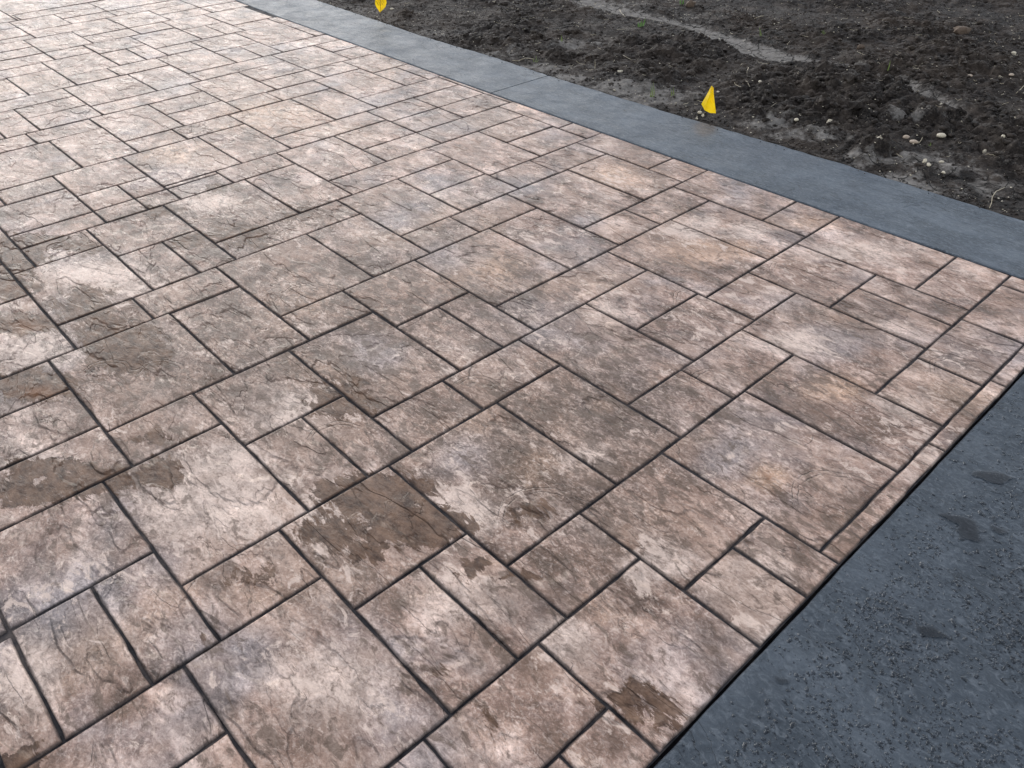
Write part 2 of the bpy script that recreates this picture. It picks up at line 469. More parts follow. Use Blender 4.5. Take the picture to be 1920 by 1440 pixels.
UE = -0.408
BI = [(-14, 3.40), (-9.6, 3.37), (-7.15, 3.348), (-6.70, 3.325), (-6.39, 3.315), (-5.70, 3.308), (-5.0, 3.301), (-4.62, 3.296), (-4.25, 3.290), (-3.84, 3.285), (-3.37, 3.283),
      (-2.84, 3.281), (-2.29, 3.281), (-1.63, 3.281), (-1.17, 3.285), (-.69, 3.295), (-.40, 3.297), (2.6, 3.31)]
BO = [(-14, 3.95), (-9.6, 3.90), (-6.64, 3.86), (-5.7, 3.832), (-5.05, 3.80), (-4.36, 3.822), (-3.74, 3.800), (-3.0, 3.803), (-2.5, 3.815), (-1.73, 3.838), (-1.2, 3.830), (-.83, 3.831), (2.6, 3.84)]
def bi(u): return float(np.interp(u, [p[0] for p in BI], [p[1] for p in BI]))
def bo(u): return float(np.interp(u, [p[0] for p in BO], [p[1] for p in BO]))

tag(sheet('ground', -150, 150, -150, 150, -0.16, M_SOIL))['label'] = 'bare dark soil reaching away beyond the paving'
patio = tag(sheet('patio', -9.7, UE + .001, -1.2, 3.40, -0.0060, M_JOINT), 'stamped concrete patio of pinkish brown stone pattern with dark joints')
patio.data.materials.clear(); patio.data.materials.append(M_JOINT)

# ------------------------------------------------------------------ stones of the patio
RECTS = "-9600,-9300,-1000,-800,0;-9600,-9300,-800,-504,0;-9600,-9300,-504,-109,0;-9600,-9300,-109,243,0;-9600,-9300,243,442,0;-9600,-9300,442,833,0;-9600,-9300,833,1242,0;-9600,-9300,1242,1405,0;-9600,-9300,1405,1682,0;-9600,-9300,1682,1915,0;-9300,-8992,-1000,-800,0;-9300,-8992,-800,-600,0;-9300,-8992,-600,-200,0;-9300,-8992,-200,178,0;-9300,-8992,178,442,0;-9300,-8992,442,833,0;-9300,-8992,833,1073,0;-9300,-8992,1073,1342,0;-9300,-8992,1342,1753,0;-9300,-8992,1753,1840,0;-8992,-8700,-1000,-800,0;-8992,-8700,-800,-600,0;-8992,-8693,-600,-400,0;-8992,-8693,-400,-109,0;-8992,-8700,-109,81,0;-8992,-8693,81,380,0;-8992,-8693,380,624,0;-8992,-8700,624,1031,0;-8992,-8693,1031,1320,0;-8992,-8693,1320,1592,0;-8992,-8693,1592,1753,0;-8700,-8403,-109,81,0;-8700,-8403,624,805,0;-8700,-8403,805,1031,0;-8693,-8403,-1000,-800,0;-8693,-8403,-800,-600,0;-8693,-8403,-600,-400,0;-8693,-8403,-400,-200,0;-8693,-8403,-200,-109,0;-8693,-8403,81,442,0;-8693,-8198,442,624,0;-8693,-8198,1031,1229,0;-8693,-8198,1229,1515,0;-8693,-8198,1515,1592,0;-8693,-8403,1592,1669,0;-8403,-8168,-1000,-800,0;-8403,-8168,-800,-600,0;-8403,-8168,-600,-400,0;-8403,-7978,-400,-80,0;-8403,-8168,-80,178,0;-8403,-8168,178,442,0;-8403,-7978,624,805,0;-8403,-8168,805,1031,0;-8198,-7978,442,624,0;-8198,-7754,1031,1405,0;-8198,-7978,1405,1555,0;-8198,-8168,1555,1592,0;-8168,-7978,-1000,-800,0;-8168,-7978,-800,-400,0;-8168,-7754,-80,331,0;-8168,-7754,331,442,0;-8168,-7978,805,1031,0;-7978,-7754,-1000,-590,0;-7978,-7754,-590,-400,0;-7978,-7754,-400,-200,0;-7978,-7754,-200,-80,0;-7978,-7754,442,624,0;-7978,-7754,624,805,0;-7978,-7528,805,1031,0;-7978,-7754,1405,1498,0;-7754,-7528,-1000,-590,0;-7754,-7528,-590,-357,0;-7754,-7528,-357,-200,0;-7754,-7528,-200,-80,0;-7754,-7528,-80,331,0;-7754,-7528,331,517,0;-7754,-7528,517,805,0;-7754,-7528,1031,1229,0;-7754,-7528,1229,1405,0;-7528,-7217,-1000,-590,0;-7528,-7092,-590,-357,0;-7528,-7092,-357,-200,0;-7528,-7217,-200,-80,0;-7528,-7092,-80,178,0;-7528,-7330,178,442,0;-7528,-7217,442,624,0;-7528,-7092,624,1031,0;-7528,-7092,1031,1320,0;-7528,-7217,1320,1342,0;-7330,-7092,178,331,0;-7330,-6862,331,442,0;-7217,-6862,-1000,-800,0;-7217,-6879,-800,-600,0;-7217,-6879,-200,-80,0;-7217,-7092,442,624,0;-7092,-6639,-590,-357,0;-7092,-6862,-357,-200,0;-7092,-6862,-80,178,0;-7092,-6862,178,331,0;-7092,-6862,442,624,0;-7092,-6862,624,1031,0;-7092,-6862,1031,1242,0;-6879,-6381,-800,-600,0;-6879,-6530,-200,-80,0;-6862,-6639,-1000,-800,0;-6862,-6530,-357,-200,0;-6862,-6639,-80,178,0;-6862,-6381,178,517,0;-6862,-6530,517,805,0;-6862,-6381,805,1073,0;-6862,-6530,1073,1154,0;-6639,-6400,-1000,-800,0;-6639,-6400,-590,-400,0;-6639,-6170,-400,-357,0;-6639,-6170,-80,178,0;-6530,-6170,-357,-80,0;-6530,-6191,517,805,0;-6400,-6170,-1000,-800,0;-6400,-5948,-590,-400,0;-6381,-6170,-800,-600,0;-6381,-5948,178,517,0;-6381,-5948,805,982,0;-6381,-6170,982,1053,0;-6381,-6191,1053,1073,0;-6191,-5717,517,805,0;-6170,-5948,-1000,-800,0;-6170,-5948,-800,-600,0;-6170,-5717,-400,-200,0;-6170,-5948,-200,178,0;-5948,-5505,-1000,-800,0;-5948,-5505,-800,-400,0;-5948,-5505,-200,81,0;-5948,-5650,81,380,0;-5948,-5717,380,517,0;-5948,-5505,805,881,0;-5948,-5796,897,962,0;-5717,-5242,-400,-200,0;-5717,-5505,380,624,0;-5717,-5505,624,805,0;-5650,-5445,81,380,0;-5505,-5036,-1000,-800,0;-5505,-5284,-800,-504,0;-5505,-5036,-504,-400,0;-5505,-5284,-200,-80,0;-5505,-5036,-80,81,0;-5505,-5036,380,624,0;-5505,-5284,624,805,0;-5505,-5445,805,874,0;-5445,-5196,81,243,0;-5445,-5196,243,380,0;-5284,-4961,-800,-600,0;-5284,-4961,-600,-504,0;-5284,-5036,-200,-80,0;-5284,-4961,624,714,0;-5284,-5036,714,761,0;-5284,-5196,761,805,0;-5242,-4961,-400,-200,0;-5196,-4961,81,380,0;-5036,-4740,-1000,-800,0;-5036,-4830,-504,-400,0;-5036,-4740,-200,-80,0;-5036,-4830,-80,81,0;-5036,-4830,380,624,0;-4961,-4740,-800,-504,0;-4961,-4529,-400,-200,0;-4961,-4740,81,243,0;-4961,-4529,243,380,0;-4961,-4830,624,705,0;-4830,-4599,-504,-400,0;-4830,-4529,-80,81,0;-4830,-4529,380,624,0;-4740,-4529,-1000,-800,0;-4740,-4529,-800,-504,0;-4740,-4318,-200,-80,0;-4740,-4529,81,243,0;-4599,-4529,-504,-400,0;-4529,-4129,-1000,-590,0;-4529,-4318,-590,-357,0;-4529,-4236,-357,-200,0;-4529,-4236,-80,331,0;-4529,-4236,331,517,0;-4318,-3992,-590,-357,0;-4318,-3992,-200,-80,0;-4236,-3775,-357,-200,0;-4236,-3992,-80,331,0;-4236,-3992,331,442,0;-4129,-3780,-1000,-800,0;-4129,-3780,-800,-590,0;-3992,-3775,-590,-357,0;-3992,-3775,-200,178,0;-3992,-3541,178,331,0;-3992,-3775,331,380,0;-3992,-3805,380,426,0;-3780,-3541,-1000,-590,0;-3775,-3319,-590,-400,0;-3775,-3541,-400,-200,0;-3775,-3541,-200,81,0;-3775,-3541,81,178,0;-3541,-3042,-1000,-800,0;-3541,-3042,-800,-590,0;-3541,-3042,-400,-109,0;-3541,-3042,-109,178,0;-3541,-3319,178,243,0;-3319,-2826,-590,-400,0;-3319,-3211,178,243,0;-3042,-2708,-1000,-800,0;-3042,-2708,-800,-590,0;-3042,-2708,-400,-109,0;-3042,-2708,-109,81,0;-3042,-2826,81,151,0;-3042,-2910,151,178,0;-2826,-2495,-590,-400,0;-2708,-2402,-1000,-590,0;-2708,-2240,-400,-200,0;-2708,-2495,-200,-80,0;-2708,-2610,-80,81,0;-2495,-2196,-590,-400,0;-2495,-2336,-200,-80,0;-2402,-2196,-1000,-590,0;-2336,-1849,-200,-109,0;-2336,-1991,-109,-80,0;-2240,-1849,-400,-200,0;-2196,-1849,-1000,-800,0;-2196,-1991,-800,-600,0;-2196,-1849,-600,-400,0;-1991,-1849,-800,-600,0;-1849,-1623,-1000,-800,0;-1849,-1407,-800,-600,0;-1849,-1623,-600,-200,0;-1623,-1407,-1000,-800,0;-1623,-1133,-600,-357,0;-1623,-1133,-357,-283,0;-1623,-1445,-283,-221,0;-1407,-1190,-1000,-800,0;-1407,-1190,-800,-600,0;-1190,-766,-1000,-800,0;-1190,-979,-800,-600,0;-1190,-893,-283,-200,0;-1133,-893,-600,-357,0;-1133,-649,-357,-283,0;-1133,-893,-200,-109,0;-1060,-893,-109,-80,0;-979,-649,-800,-600,0;-893,-408,-600,-357,0;-893,-649,-283,-109,0;-893,-649,-109,151,0;-766,-463,-1000,-800,0;-766,-408,151,243,0;-683,-408,243,380,0;-649,-408,-800,-600,0;-649,-408,-357,-80,0;-649,-408,-80,151,0;-649,-408,380,426,0;-549,-408,442,517,0;-463,-408,-1000,-800,0;-463,-408,517,624,0;-8700,-7978,1753,2495,1;-7978,-7546,2390,3077,1;-7546,-7116,3001,3296,1;-8403,-7754,1592,1753,1;-8700,-7978,2550,3296,1;-7754,-7528,1405,1682,1;-9600,-8992,2024,2773,0;-9600,-8992,2773,3296,0;-8992,-8700,2024,2773,0;-8992,-8700,2773,3296,0;-9300,-8700,1840,2024,1;-7978,-7754,1753,1778,1;-7978,-7546,3077,3296,1;-8700,-7978,2495,2550,1;-9600,-9300,1915,2024,0;-8992,-8700,1753,1840,0;-8693,-8403,1669,1753,0;-7978,-7754,1498,1592,0;-8168,-7978,1555,1592,0;-7978,-7754,1778,2390,1;-7754,-7330,1682,2031,1;-7754,-7546,2031,2390,1;-7546,-7330,2031,2390,1;-7546,-7330,2390,3001,1;-7528,-7217,1342,1682,1;-7330,-7092,1682,2298,1;-7330,-6879,2298,2647,1;-7330,-7116,2647,3001,1;-7217,-7092,1320,1682,1;-7116,-6879,2647,3001,1;-7116,-6879,3001,3296,1;-7092,-6862,1242,1592,1;-7092,-6639,1592,1941,1;-7092,-6879,1941,2298,1;-6879,-6639,1941,2298,1;-6879,-6639,2298,2568,1;-6879,-6530,2568,2920,1;-6879,-6381,2920,3283,1;-6862,-6639,1154,1592,1;-6639,-6400,1154,1592,1;-6530,-6400,1073,1154,0;-6639,-6400,1592,1864,1;-6639,-6322,1864,2206,1;-6639,-6170,2206,2568,1;-6530,-6170,2568,2764,1;-6530,-6170,2764,2920,1;-6400,-6191,1073,1498,1;-6170,-5717,982,1210,1;-6191,-6170,1053,1210,1;-5796,-5717,897,982,0;-5948,-5796,962,982,0;-6400,-5948,1498,1864,1;-6381,-6170,2920,3225,1;-6381,-6170,3225,3296,1;-6322,-5948,1864,2052,1;-6322,-5948,2052,2206,1;-6191,-5717,1210,1498,1;-6170,-5948,2206,2472,1;-6170,-5796,2472,2828,1;-6170,-5650,2828,3225,1;-6170,-5650,3225,3296,1;-5948,-5717,1498,1772,1;-5948,-5717,1772,2114,1;-5948,-5445,2114,2472,1;-5796,-5445,2472,2667,1;-5796,-5445,2667,2828,1;-5717,-5505,897,1405,1;-5505,-5036,874,1053,1;-5445,-5036,805,874,1;-5196,-5036,761,805,0;-5717,-5242,1405,1821,1;-5717,-5242,1821,2114,1;-5650,-5445,2828,3296,1;-5505,-5284,1053,1405,1;-5445,-5242,2114,2727,1;-5445,-4961,2727,3077,1;-5445,-5196,3077,3296,1;-5284,-5036,1053,1405,1;-5242,-5036,1405,2024,1;-5242,-4740,2024,2371,1;-5242,-4961,2371,2727,1;-5196,-4961,3077,3296,1;-5036,-4830,714,974,1;-5036,-4830,974,1320,1;-5036,-4529,1320,1669,1;-5036,-4784,1669,2024,1;-4961,-4740,2371,2727,1;-4961,-4740,2727,3001,1;-4961,-4599,3001,3296,1;-4830,-4325,624,1031,1;-4529,-4325,517,624,0;-4830,-4325,1031,1320,1;-4784,-4529,1669,2024,1;-4740,-4529,2024,2294,1;-4740,-4529,2294,2634,1;-4740,-4236,2634,3001,1;-4599,-4236,3001,3188,1;-4599,-4236,3188,3296,1;-4529,-4325,1320,1592,1;-4529,-4325,1592,1932,1;-4529,-4019,1932,2343,1;-4529,-4019,2343,2634,1;-4129,-3780,517,881,1;-4325,-4129,517,610,1;-4325,-4129,610,881,1;-4325,-3992,881,1229,1;-4325,-3816,1229,1646,1;-4325,-3816,1646,1932,1;-3418,-2910,426,790,1;-3992,-3418,426,517,1;-4236,-3992,442,517,0;-4236,-4019,2634,3256,1;-4236,-3541,3256,3296,1;-4019,-3816,1932,2550,1;-4019,-3775,2550,2894,1;-4019,-3775,2894,3256,1;-3992,-3780,881,1073,1;-3992,-3780,1073,1229,1;-3816,-3780,1229,1498,1;-3816,-3622,1498,1840,1;-3816,-3319,1840,2194,1;-3816,-3541,2194,2550,1;-3541,-3211,243,426,1;-3775,-3541,331,426,1;-3805,-3775,380,426,0;-3780,-3622,517,881,1;-3780,-3622,881,1073,1;-3780,-3622,1073,1229,1;-3780,-3622,1229,1498,1;-3775,-3541,2550,2894,1;-3775,-3541,2894,3256,1;-3622,-3418,517,790,1;-3622,-3275,790,1140,1;-3622,-3104,1140,1555,1;-3622,-3104,1555,1840,1;-3541,-3319,2194,2550,1;-3541,-3319,2550,3161,1;-3541,-3042,3161,3296,1;-3319,-3104,1840,2456,1;-3319,-2826,2456,2808,1;-3319,-3084,2808,3161,1;-3275,-2910,790,982,1;-3275,-2910,982,1140,1;-3211,-2708,178,426,1;-2826,-2708,81,178,1;-2910,-2826,151,178,0;-3104,-2910,1140,1753,1;-3104,-2610,1753,2100,1;-3104,-2855,2100,2456,1;-3084,-2826,2808,3161,1;-3042,-2826,3161,3296,1;-2910,-2708,426,705,1;-2910,-2708,705,1048,1;-2910,-2402,1048,1468,1;-2910,-2402,1468,1753,1;-2855,-2610,2100,2456,1;-2826,-2610,2456,2727,1;-2826,-2610,2727,3077,1;-2826,-2336,3077,3296,1;-2708,-2495,81,331,1;-2610,-2495,-80,81,0;-2708,-2196,331,761,1;-2708,-2196,761,1048,1;-2610,-2402,1753,2024,1;-2610,-2402,2024,2371,1;-2610,-2118,2371,2785,1;-2610,-2118,2785,3077,1;-2495,-2240,-80,331,1;-2402,-2196,1048,1320,1;-2402,-2056,1320,1669,1;-2402,-1908,1669,2076,1;-2402,-1908,2076,2371,1;-2336,-2118,3077,3296,1;-2240,-1991,-80,331,1;-2196,-1991,331,610,1;-2196,-1849,610,962,1;-2196,-1693,962,1320,1;-2118,-1908,2371,2647,1;-2118,-1908,2647,3001,1;-2118,-1623,3001,3296,1;-2056,-1693,1320,1515,1;-2056,-1693,1515,1669,1;-1991,-1640,-109,243,1;-1849,-1640,-200,-109,1;-1991,-1486,243,610,1;-1908,-1693,1669,2294,1;-1908,-1407,2294,2713,1;-1908,-1407,2713,3001,1;-1849,-1486,610,805,1;-1849,-1486,805,962,1;-1693,-1486,962,1242,1;-1693,-1486,1242,1586,1;-1693,-1190,1586,1932,1;-1693,-1445,1932,2294,1;-1623,-1272,-221,-109,1;-1445,-1272,-283,-221,1;-1640,-1272,-109,81,1;-1640,-1272,81,243,1;-1623,-1407,3001,3296,1;-1486,-1272,243,517,1;-1486,-1133,517,874,1;-1486,-979,874,1295,1;-1486,-979,1295,1586,1;-1445,-1190,1932,2294,1;-1407,-1190,2294,2568,1;-1407,-1049,2568,2920,1;-1407,-893,2920,3296,1;-1272,-1060,-283,151,1;-1272,-766,151,517,1;-1190,-979,1586,1857,1;-1190,-979,1857,2206,1;-1190,-683,2206,2568,1;-1133,-766,517,714,1;-1133,-766,714,874,1;-1060,-893,-80,151,1;-1049,-683,2568,2773,1;-1049,-683,2773,2920,1;-979,-766,874,1140,1;-979,-627,1140,1492,1;-979,-463,1492,1915,1;-979,-463,1915,2206,1;-893,-683,2920,3296,1;-766,-549,442,776,1;-766,-683,243,442,1;-683,-649,380,442,1;-766,-408,776,1140,1;-683,-463,2206,2495,1;-683,-463,2495,2840,1;-683,-463,2840,3196,1;-683,-463,3196,3296,1;-627,-408,1140,1342,1;-627,-408,1342,1492,1;-549,-408,624,776,1;-549,-463,517,624,1;-463,-408,1492,2100,1;-463,-408,2100,2545,1;-463,-408,2545,3296,1"
rects = [tuple(float(x) / 1000 for x in r.split(',')[:4]) + (r[-1] == '1',) for r in RECTS.split(';')]
rng = random.Random(5)
JW = .0030                                   # half a joint

def stone_verts(x0, x1, y0, y1, cx, cy):
    """outline of one stone with a worn, slightly wandering edge, rounded at the rim; local to (cx, cy)"""
    dist = math.hypot(cx, cy)
    step = .028 if dist < 2.6 else (.05 if dist < 4 else .11)
    corners = [(x0, y0), (x1, y0), (x1, y1), (x0, y1)]
    loop = []
    for k in range(4):
        a, b = corners[k], corners[(k + 1) % 4]
        L = math.hypot(b[0] - a[0], b[1] - a[1]); n = max(1, int(L / step))
        nx, ny = (a[1] - b[1]) / L, (b[0] - a[0]) / L            # inward
        ph = rng.uniform(0, 50)
        for i in range(n):
            t = i / n
            w = 0.0
            if i:
                w = .0016 * math.sin(ph + t * L * 23) + rng.uniform(-.0011, .0015)
                if rng.random() < .035: w += rng.uniform(.001, .0035)      # a chipped spot
            else:
                w = .0008
            loop.append((a[0] + (b[0] - a[0]) * t + nx * w, a[1] + (b[1] - a[1]) * t + ny * w, (k, i)))
    def inset(d, z):
        out = []
        for x, y, _ in loop:
            fx = min(max(x, x0 + d), x1 - d); fy = min(max(y, y0 + d), y1 - d)
            out.append((fx - cx, fy - cy, z))
        return out
    m = min(x1 - x0, y1 - y0)
    i1 = min(.0028, m * .15); i2 = min(.0075, m * .3)
    V = [(x - cx, y - cy, -.013) for x, y, _ in loop] + [(x - cx, y - cy, -.0042) for x, y, _ in loop] + inset(i1, -.0012) + inset(i2, 0.0)
    n = len(loop)
    F = []
    for r in range(3):
        for i in range(n):
            j = (i + 1) % n
            F.append((r * n + i, r * n + j, (r + 1) * n + j, (r + 1) * n + i))
    F.append(tuple(3 * n + i for i in range(n)))
    E = [1.0] * (2 * n) + [.75] * n + [0.0] * n
    return V, F, E

def stone_mesh(V, F, E, name='stone', cut=0.0, off=(0, 0)):
    bm = bmesh.new()
    lay = bm.verts.layers.float.new('edge')
    vs = [bm.verts.new(p) for p in V]
    for v, e in zip(vs, E): v[lay] = e
    for f in F:
        try:
            fc = bm.faces.new([vs[i] for i in f]); fc.smooth = len(f) == 4
        except ValueError:
            pass
    bmesh.ops.remove_doubles(bm, verts=bm.verts, dist=1e-5)
    if cut:
        for ax in (0, 1):
            lo, hi = min(v.co[ax] for v in bm.verts) + .02, max(v.co[ax] for v in bm.verts) - .02
            n = int((hi - lo) / cut)
            for i in range(1, n):
                no = (1, 0, 0) if ax == 0 else (0, 1, 0)
                p = [0, 0, 0]; p[ax] = lo + (hi - lo) * i / n
                fs = [f for f in bm.faces if f.calc_center_median().z > -.0008 and abs(f.normal.z) > .98]
                es = set(e for f in fs for e in f.edges)
                bmesh.ops.bisect_plane(bm, geom=list(fs) + list(es) + list(set(v for f in fs for v in f.verts)), plane_co=p, plane_no=no, dist=1e-5)
    me = bpy.data.meshes.new(name); bm.to_mesh(me); bm.free()
    co = np.empty(len(me.vertices) * 3); me.vertices.foreach_get('co', co); co = co.reshape(-1, 3)
    for nm, arr in stone_fields(co[:, 0] + off[0], co[:, 1] + off[1]).items():
        at = me.attributes.new(nm, 'FLOAT', 'POINT'); at.data.foreach_set('value', arr.astype(np.float32))
    return me

MASKS = {
    'warm': [(930, 500, 60, 22), (860, 515, 40, 16), (1330, 470, 120, 30, .8), (500, 215, 120, 35, .8), (1440, 890, 40, 25), (1010, 880, 60, 40, .8), (1150, 330, 110, 30, .7), (330, 290, 90, 30, .7),
                         (880, 790, 60, 30, .7), (560, 570, 80, 30, .7), (1560, 730, 70, 30, .8), (990, 190, 40, 12), (1130, 1150, 60, 40, .5), (620, 690, 120, 35, .6), (1130, 760, 30, 12), (1500, 420, 80, 20, .6)],
    'brown': [(560, 620, 520, 260, .8), (1000, 800, 420, 220, .8), (330, 640, 250, 130, .8), (1180, 1000, 200, 140, .7), (450, 400, 260, 60, .7)],
    'blue': [(700, 660, 60, 45), (770, 1000, 1, 1, 0), (1360, 860, 60, 45, .8), (850, 480, 60, 30), (960, 350, 70, 22, .9), (740, 410, 60, 22, .9), (1560, 640, 90, 35), (130, 1120, 130, 80, .8), (400, 1230, 120, 90, .8),
                         (1470, 560, 80, 25, .6), (870, 860, 70, 50, .7), (300, 1060, 90, 50, .7), (1100, 640, 60, 25, .7), (720, 1350, 100, 60, .6), (1480, 950, 60, 30, .6), (770, 390, 40, 14), (1000, 620, 60, 25, .6), (230, 960, 60, 50, .6)],
    'light': [(860, 965, 70, 45), (780, 930, 40, 20, .8), (1410, 1090, 90, 60), (1230, 1060, 70, 30), (1400, 430, 35, 18), (1330, 415, 25, 12), (400, 930, 150, 90, .9), (640, 950, 130, 60, .5), (880, 1120, 120, 60, .7),
                          (1130, 590, 40, 30, .8), (1100, 860, 50, 30, .7), (560, 770, 110, 50, .8), (180, 520, 110, 35, .9), (60, 860, 60, 50, .8), (450, 860, 60, 40, .8), (820, 370, 60, 16, .6), (1700, 760, 50, 30, .7),
                          (60, 1270, 50, 90, .9), (620, 1280, 140, 90, .6), (1060, 1200, 60, 50, .8), (1290, 435, 60, 18, .7), (1490, 640, 60, 22, .8), (1420, 1180, 60, 40, .7), (350, 1100, 1, 1, 0), (60, 660, 90, 30, .7), (390, 380, 60, 20, .8), (1620, 470, 160, 22, .6)],
    'wetp': [(18, 480, 60, 38), (95, 452, 60, 11), (150, 462, 40, 10), (355, 452, 26, 10, 1.1), (160, 575, 45, 32, .9), (20, 540, 40, 20), (40, 608, 70, 16), (60, 722, 85, 24), (235, 655, 70, 45, .9), (185, 600, 40, 18, .8), (213, 616, 20, 10),
                         (300, 884, 36, 26), (85, 875, 60, 14, .9), (150, 900, 90, 26, .85), (60, 930, 70, 16, .8), (40, 900, 30, 40, .7), (700, 930, 95, 40, 1.05), (790, 985, 80, 34, 1.05), (620, 1000, 60, 20, .9), (680, 1035, 50, 16, .8), (290, 820, 26, 12, .8),
                         (425, 1164, 16, 12), (405, 1135, 14, 8), (850, 1252, 16, 5), (925, 1232, 20, 4), (1120, 1320, 20, 12, .6), (1225, 1335, 60, 34, .55), (1190, 1300, 40, 14, .8), (925, 1360, 14, 14, .8), (30, 1432, 55, 14), (385, 1190, 8, 6), (975, 1080, 30, 5), (880, 1066, 18, 20, .8),
                         (640, 750, 60, 40, .6), (300, 395, 40, 12, .7), (450, 440, 70, 22, .6), (180, 640, 20, 10), (495, 460, 14, 6), (1000, 960, 40, 20, .5), (420, 352, 40, 8, .7), (560, 400, 50, 20, .5), (480, 1080, 60, 12, .6)],
    'rust': [(45, 612, 26, 9), (70, 735, 50, 12, .7), (12, 540, 25, 8), (1445, 897, 16, 10, .6)]}
ARCS = [(897, 727, .11), (1361, 714, .12), (1812, 690, .12), (1045, 312, .12), (900, 420, .12), (562, 432, .13), (360, 254, .12),
                      (300, 690, .1), (1235, 402, .12), (1040, 980, .17), (1600, 945, .17), (1330, 560, .15), (590, 555, .17), (640, 820, .12), (1500, 500, .13), (200, 690, .1)]

def stone_fields(X, Y):
    out = {n: pix_blobs(X, Y, l, True) for n, l in MASKS.items()}
    best = np.full(X.shape, .4); gate = np.zeros(X.shape)
    far = CR @ Vector((0, 1, 0)); fl = math.hypot(far.x, far.y)
    for px, py, rr in ARCS:
        c = ground(px, py + 14)
        dx, dy = X - c.x, Y - c.y
        L = np.hypot(dx, dy * 1.25) - rr
        g = np.clip(((dx * far.x + dy * far.y) / fl - .0) / .05, 0, 1)
        m = np.abs(L) < np.abs(best)
        best = np.where(m, L, best); gate = np.where(m, g, gate)
    out['arc_dist'] = best; out['arc_gate'] = gate
    return out

items = []
for x0, x1, y0, y1, vis in rects:
    top_edge = y1 > 3.29
    b = (bi((x0 + x1) / 2)) if top_edge else y1
    right = x1 > UE - .002
    X0, X1 = x0 + JW, x1 - (.002 if right else JW)
    Y0, Y1 = y0 + JW, (b - .003 if top_edge else b - JW)
    if top_edge and y0 > 3.2: Y1 = max(Y1, Y0 + .02)
    if X1 - X0 < .012 or Y1 - Y0 < .012: continue
    items.append((X0, X1, Y0, Y1, vis))
items.sort(key=lambda r: (not r[4], math.hypot((r[0] + r[1]) / 2, (r[2] + r[3]) / 2)))
restV, restF, restE = [], [], []
for k, (X0, X1, Y0, Y1, vis) in enumerate(items):
    cx, cy = (X0 + X1) / 2, (Y0 + Y1) / 2
    V, F, E = stone_verts(X0, X1, Y0, Y1, cx, cy)
    z = rng.uniform(-.0011, .0011)
    if k < 300:
        dd = math.hypot(cx, cy)
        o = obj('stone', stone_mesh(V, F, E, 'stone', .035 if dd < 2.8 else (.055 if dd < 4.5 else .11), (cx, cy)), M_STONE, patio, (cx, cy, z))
        o.rotation_euler = (math.radians(rng.uniform(-.35, .35)) if Y1 - Y0 > .1 else 0, math.radians(rng.uniform(-.35, .35)) if X1 - X0 > .1 else 0, 0)
    else:
        b = len(restV)
        restV += [(p[0] + cx, p[1] + cy, p[2] + z) for p in V]; restE += E
        restF += [tuple(i + b for i in f) for f in F]
if restV:
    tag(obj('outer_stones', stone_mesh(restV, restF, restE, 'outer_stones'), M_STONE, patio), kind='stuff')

# ------------------------------------------------------------------ charcoal border band and wet slab
def band(name, u0, u1, inner, outer, mat, z=0.0, g0=0.0, g1=0.0):
    n = max(2, int((u1 - u0) / .05))
    V, F = [], []
    r = random.Random(3)
    for i in range(n + 1):
        u = u0 + (u1 - u0) * i / n
        yi, yo = inner(u) + r.uniform(-.001, .001), outer(u) + r.uniform(-.004, .004)
        V += [(u, yi, z - .09), (u, yi, z - .004), (u, yi + .005, z), (u, yo - .010, z - .001), (u, yo, z - .007), (u, yo, z - .09)]
    for i in range(n):
        for k in range(5):
            a = i * 6 + k; b = a + 6
            F.append((a, b, b + 1, a + 1))
    for s in (0, n):
        F.append(tuple(s * 6 + k for k in (range(6) if s else range(5, -1, -1))))
    me = mesh(name, V, F)
    bm = bmesh.new(); bm.from_mesh(me); bmesh.ops.recalc_face_normals(bm, faces=bm.faces); bm.to_mesh(me); bm.free()
    return obj(name, me, mat)

jc = ground(1030, 142); ji = ground(920, 173); JU = (jc.x + ji.x) / 2
border = bpy.data.objects.new('border_strip', None); C.objects.link(border)
tag(border, 'charcoal blue stamped concrete border strip along the dirt', kind='structure')
gi = lambda u: bi(u) + .007
s1 = band('border_slab', -9.7, JU - .004, gi, bo, M_CURB); s1.parent = border
s2 = band('border_slab', JU + .004, UE + .006, gi, bo, M_CURB); s2.parent = border
jf = obj('joint_filler', mesh('joint_filler', [(JU - .02, bi(JU), -.03), (JU + .02, bi(JU), -.03), (JU + .02, bo(JU) - .01, -.03), (JU - .02, bo(JU) - .01, -.03)], [(0, 1, 2, 3)]), M_JOINT, border)

slab_mesh_v = []
def slab():
    bm = bmesh.new()
    x0, x1, y0, y1, z = UE + .0075, 2.6, -1.2, 3.84, -.004
    prof = [(0, -.09), (0, z - .004), (.004, z), ]
    n = 90
    V = []; F = []
    r = random.Random(8)
    for i in range(n + 1):
        y = y0 + (y1 - y0) * i / n; w = r.uniform(-.001, .001) + .0012 * math.sin(y * 11)
        V += [(x0 + w, y, -.09), (x0 + w, y, z - .005), (x0 + w + .005, y, z), (x1, y, z)]
    for i in range(n):
        for k in range(3):
            a = i * 4 + k; F.append((a, a + 4, a + 5, a + 1))
    me = mesh('wet_slab', V, F)
    b = bmesh.new(); b.from_mesh(me); bmesh.ops.recalc_face_normals(b, faces=b.faces)
    if b.faces[2].normal.z < 0: bmesh.ops.reverse_faces(b, faces=b.faces)
    b.to_mesh(me); b.free()
    return tag(obj('wet_slab', me, M_SLAB), 'dark charcoal stamped concrete slab wet with rain drops beside the patio', kind='structure')
slab()
tag(sheet('gap_floor', UE - .02, UE + .03, -1.2, 3.84, -.035, M_JOINT), kind='structure')

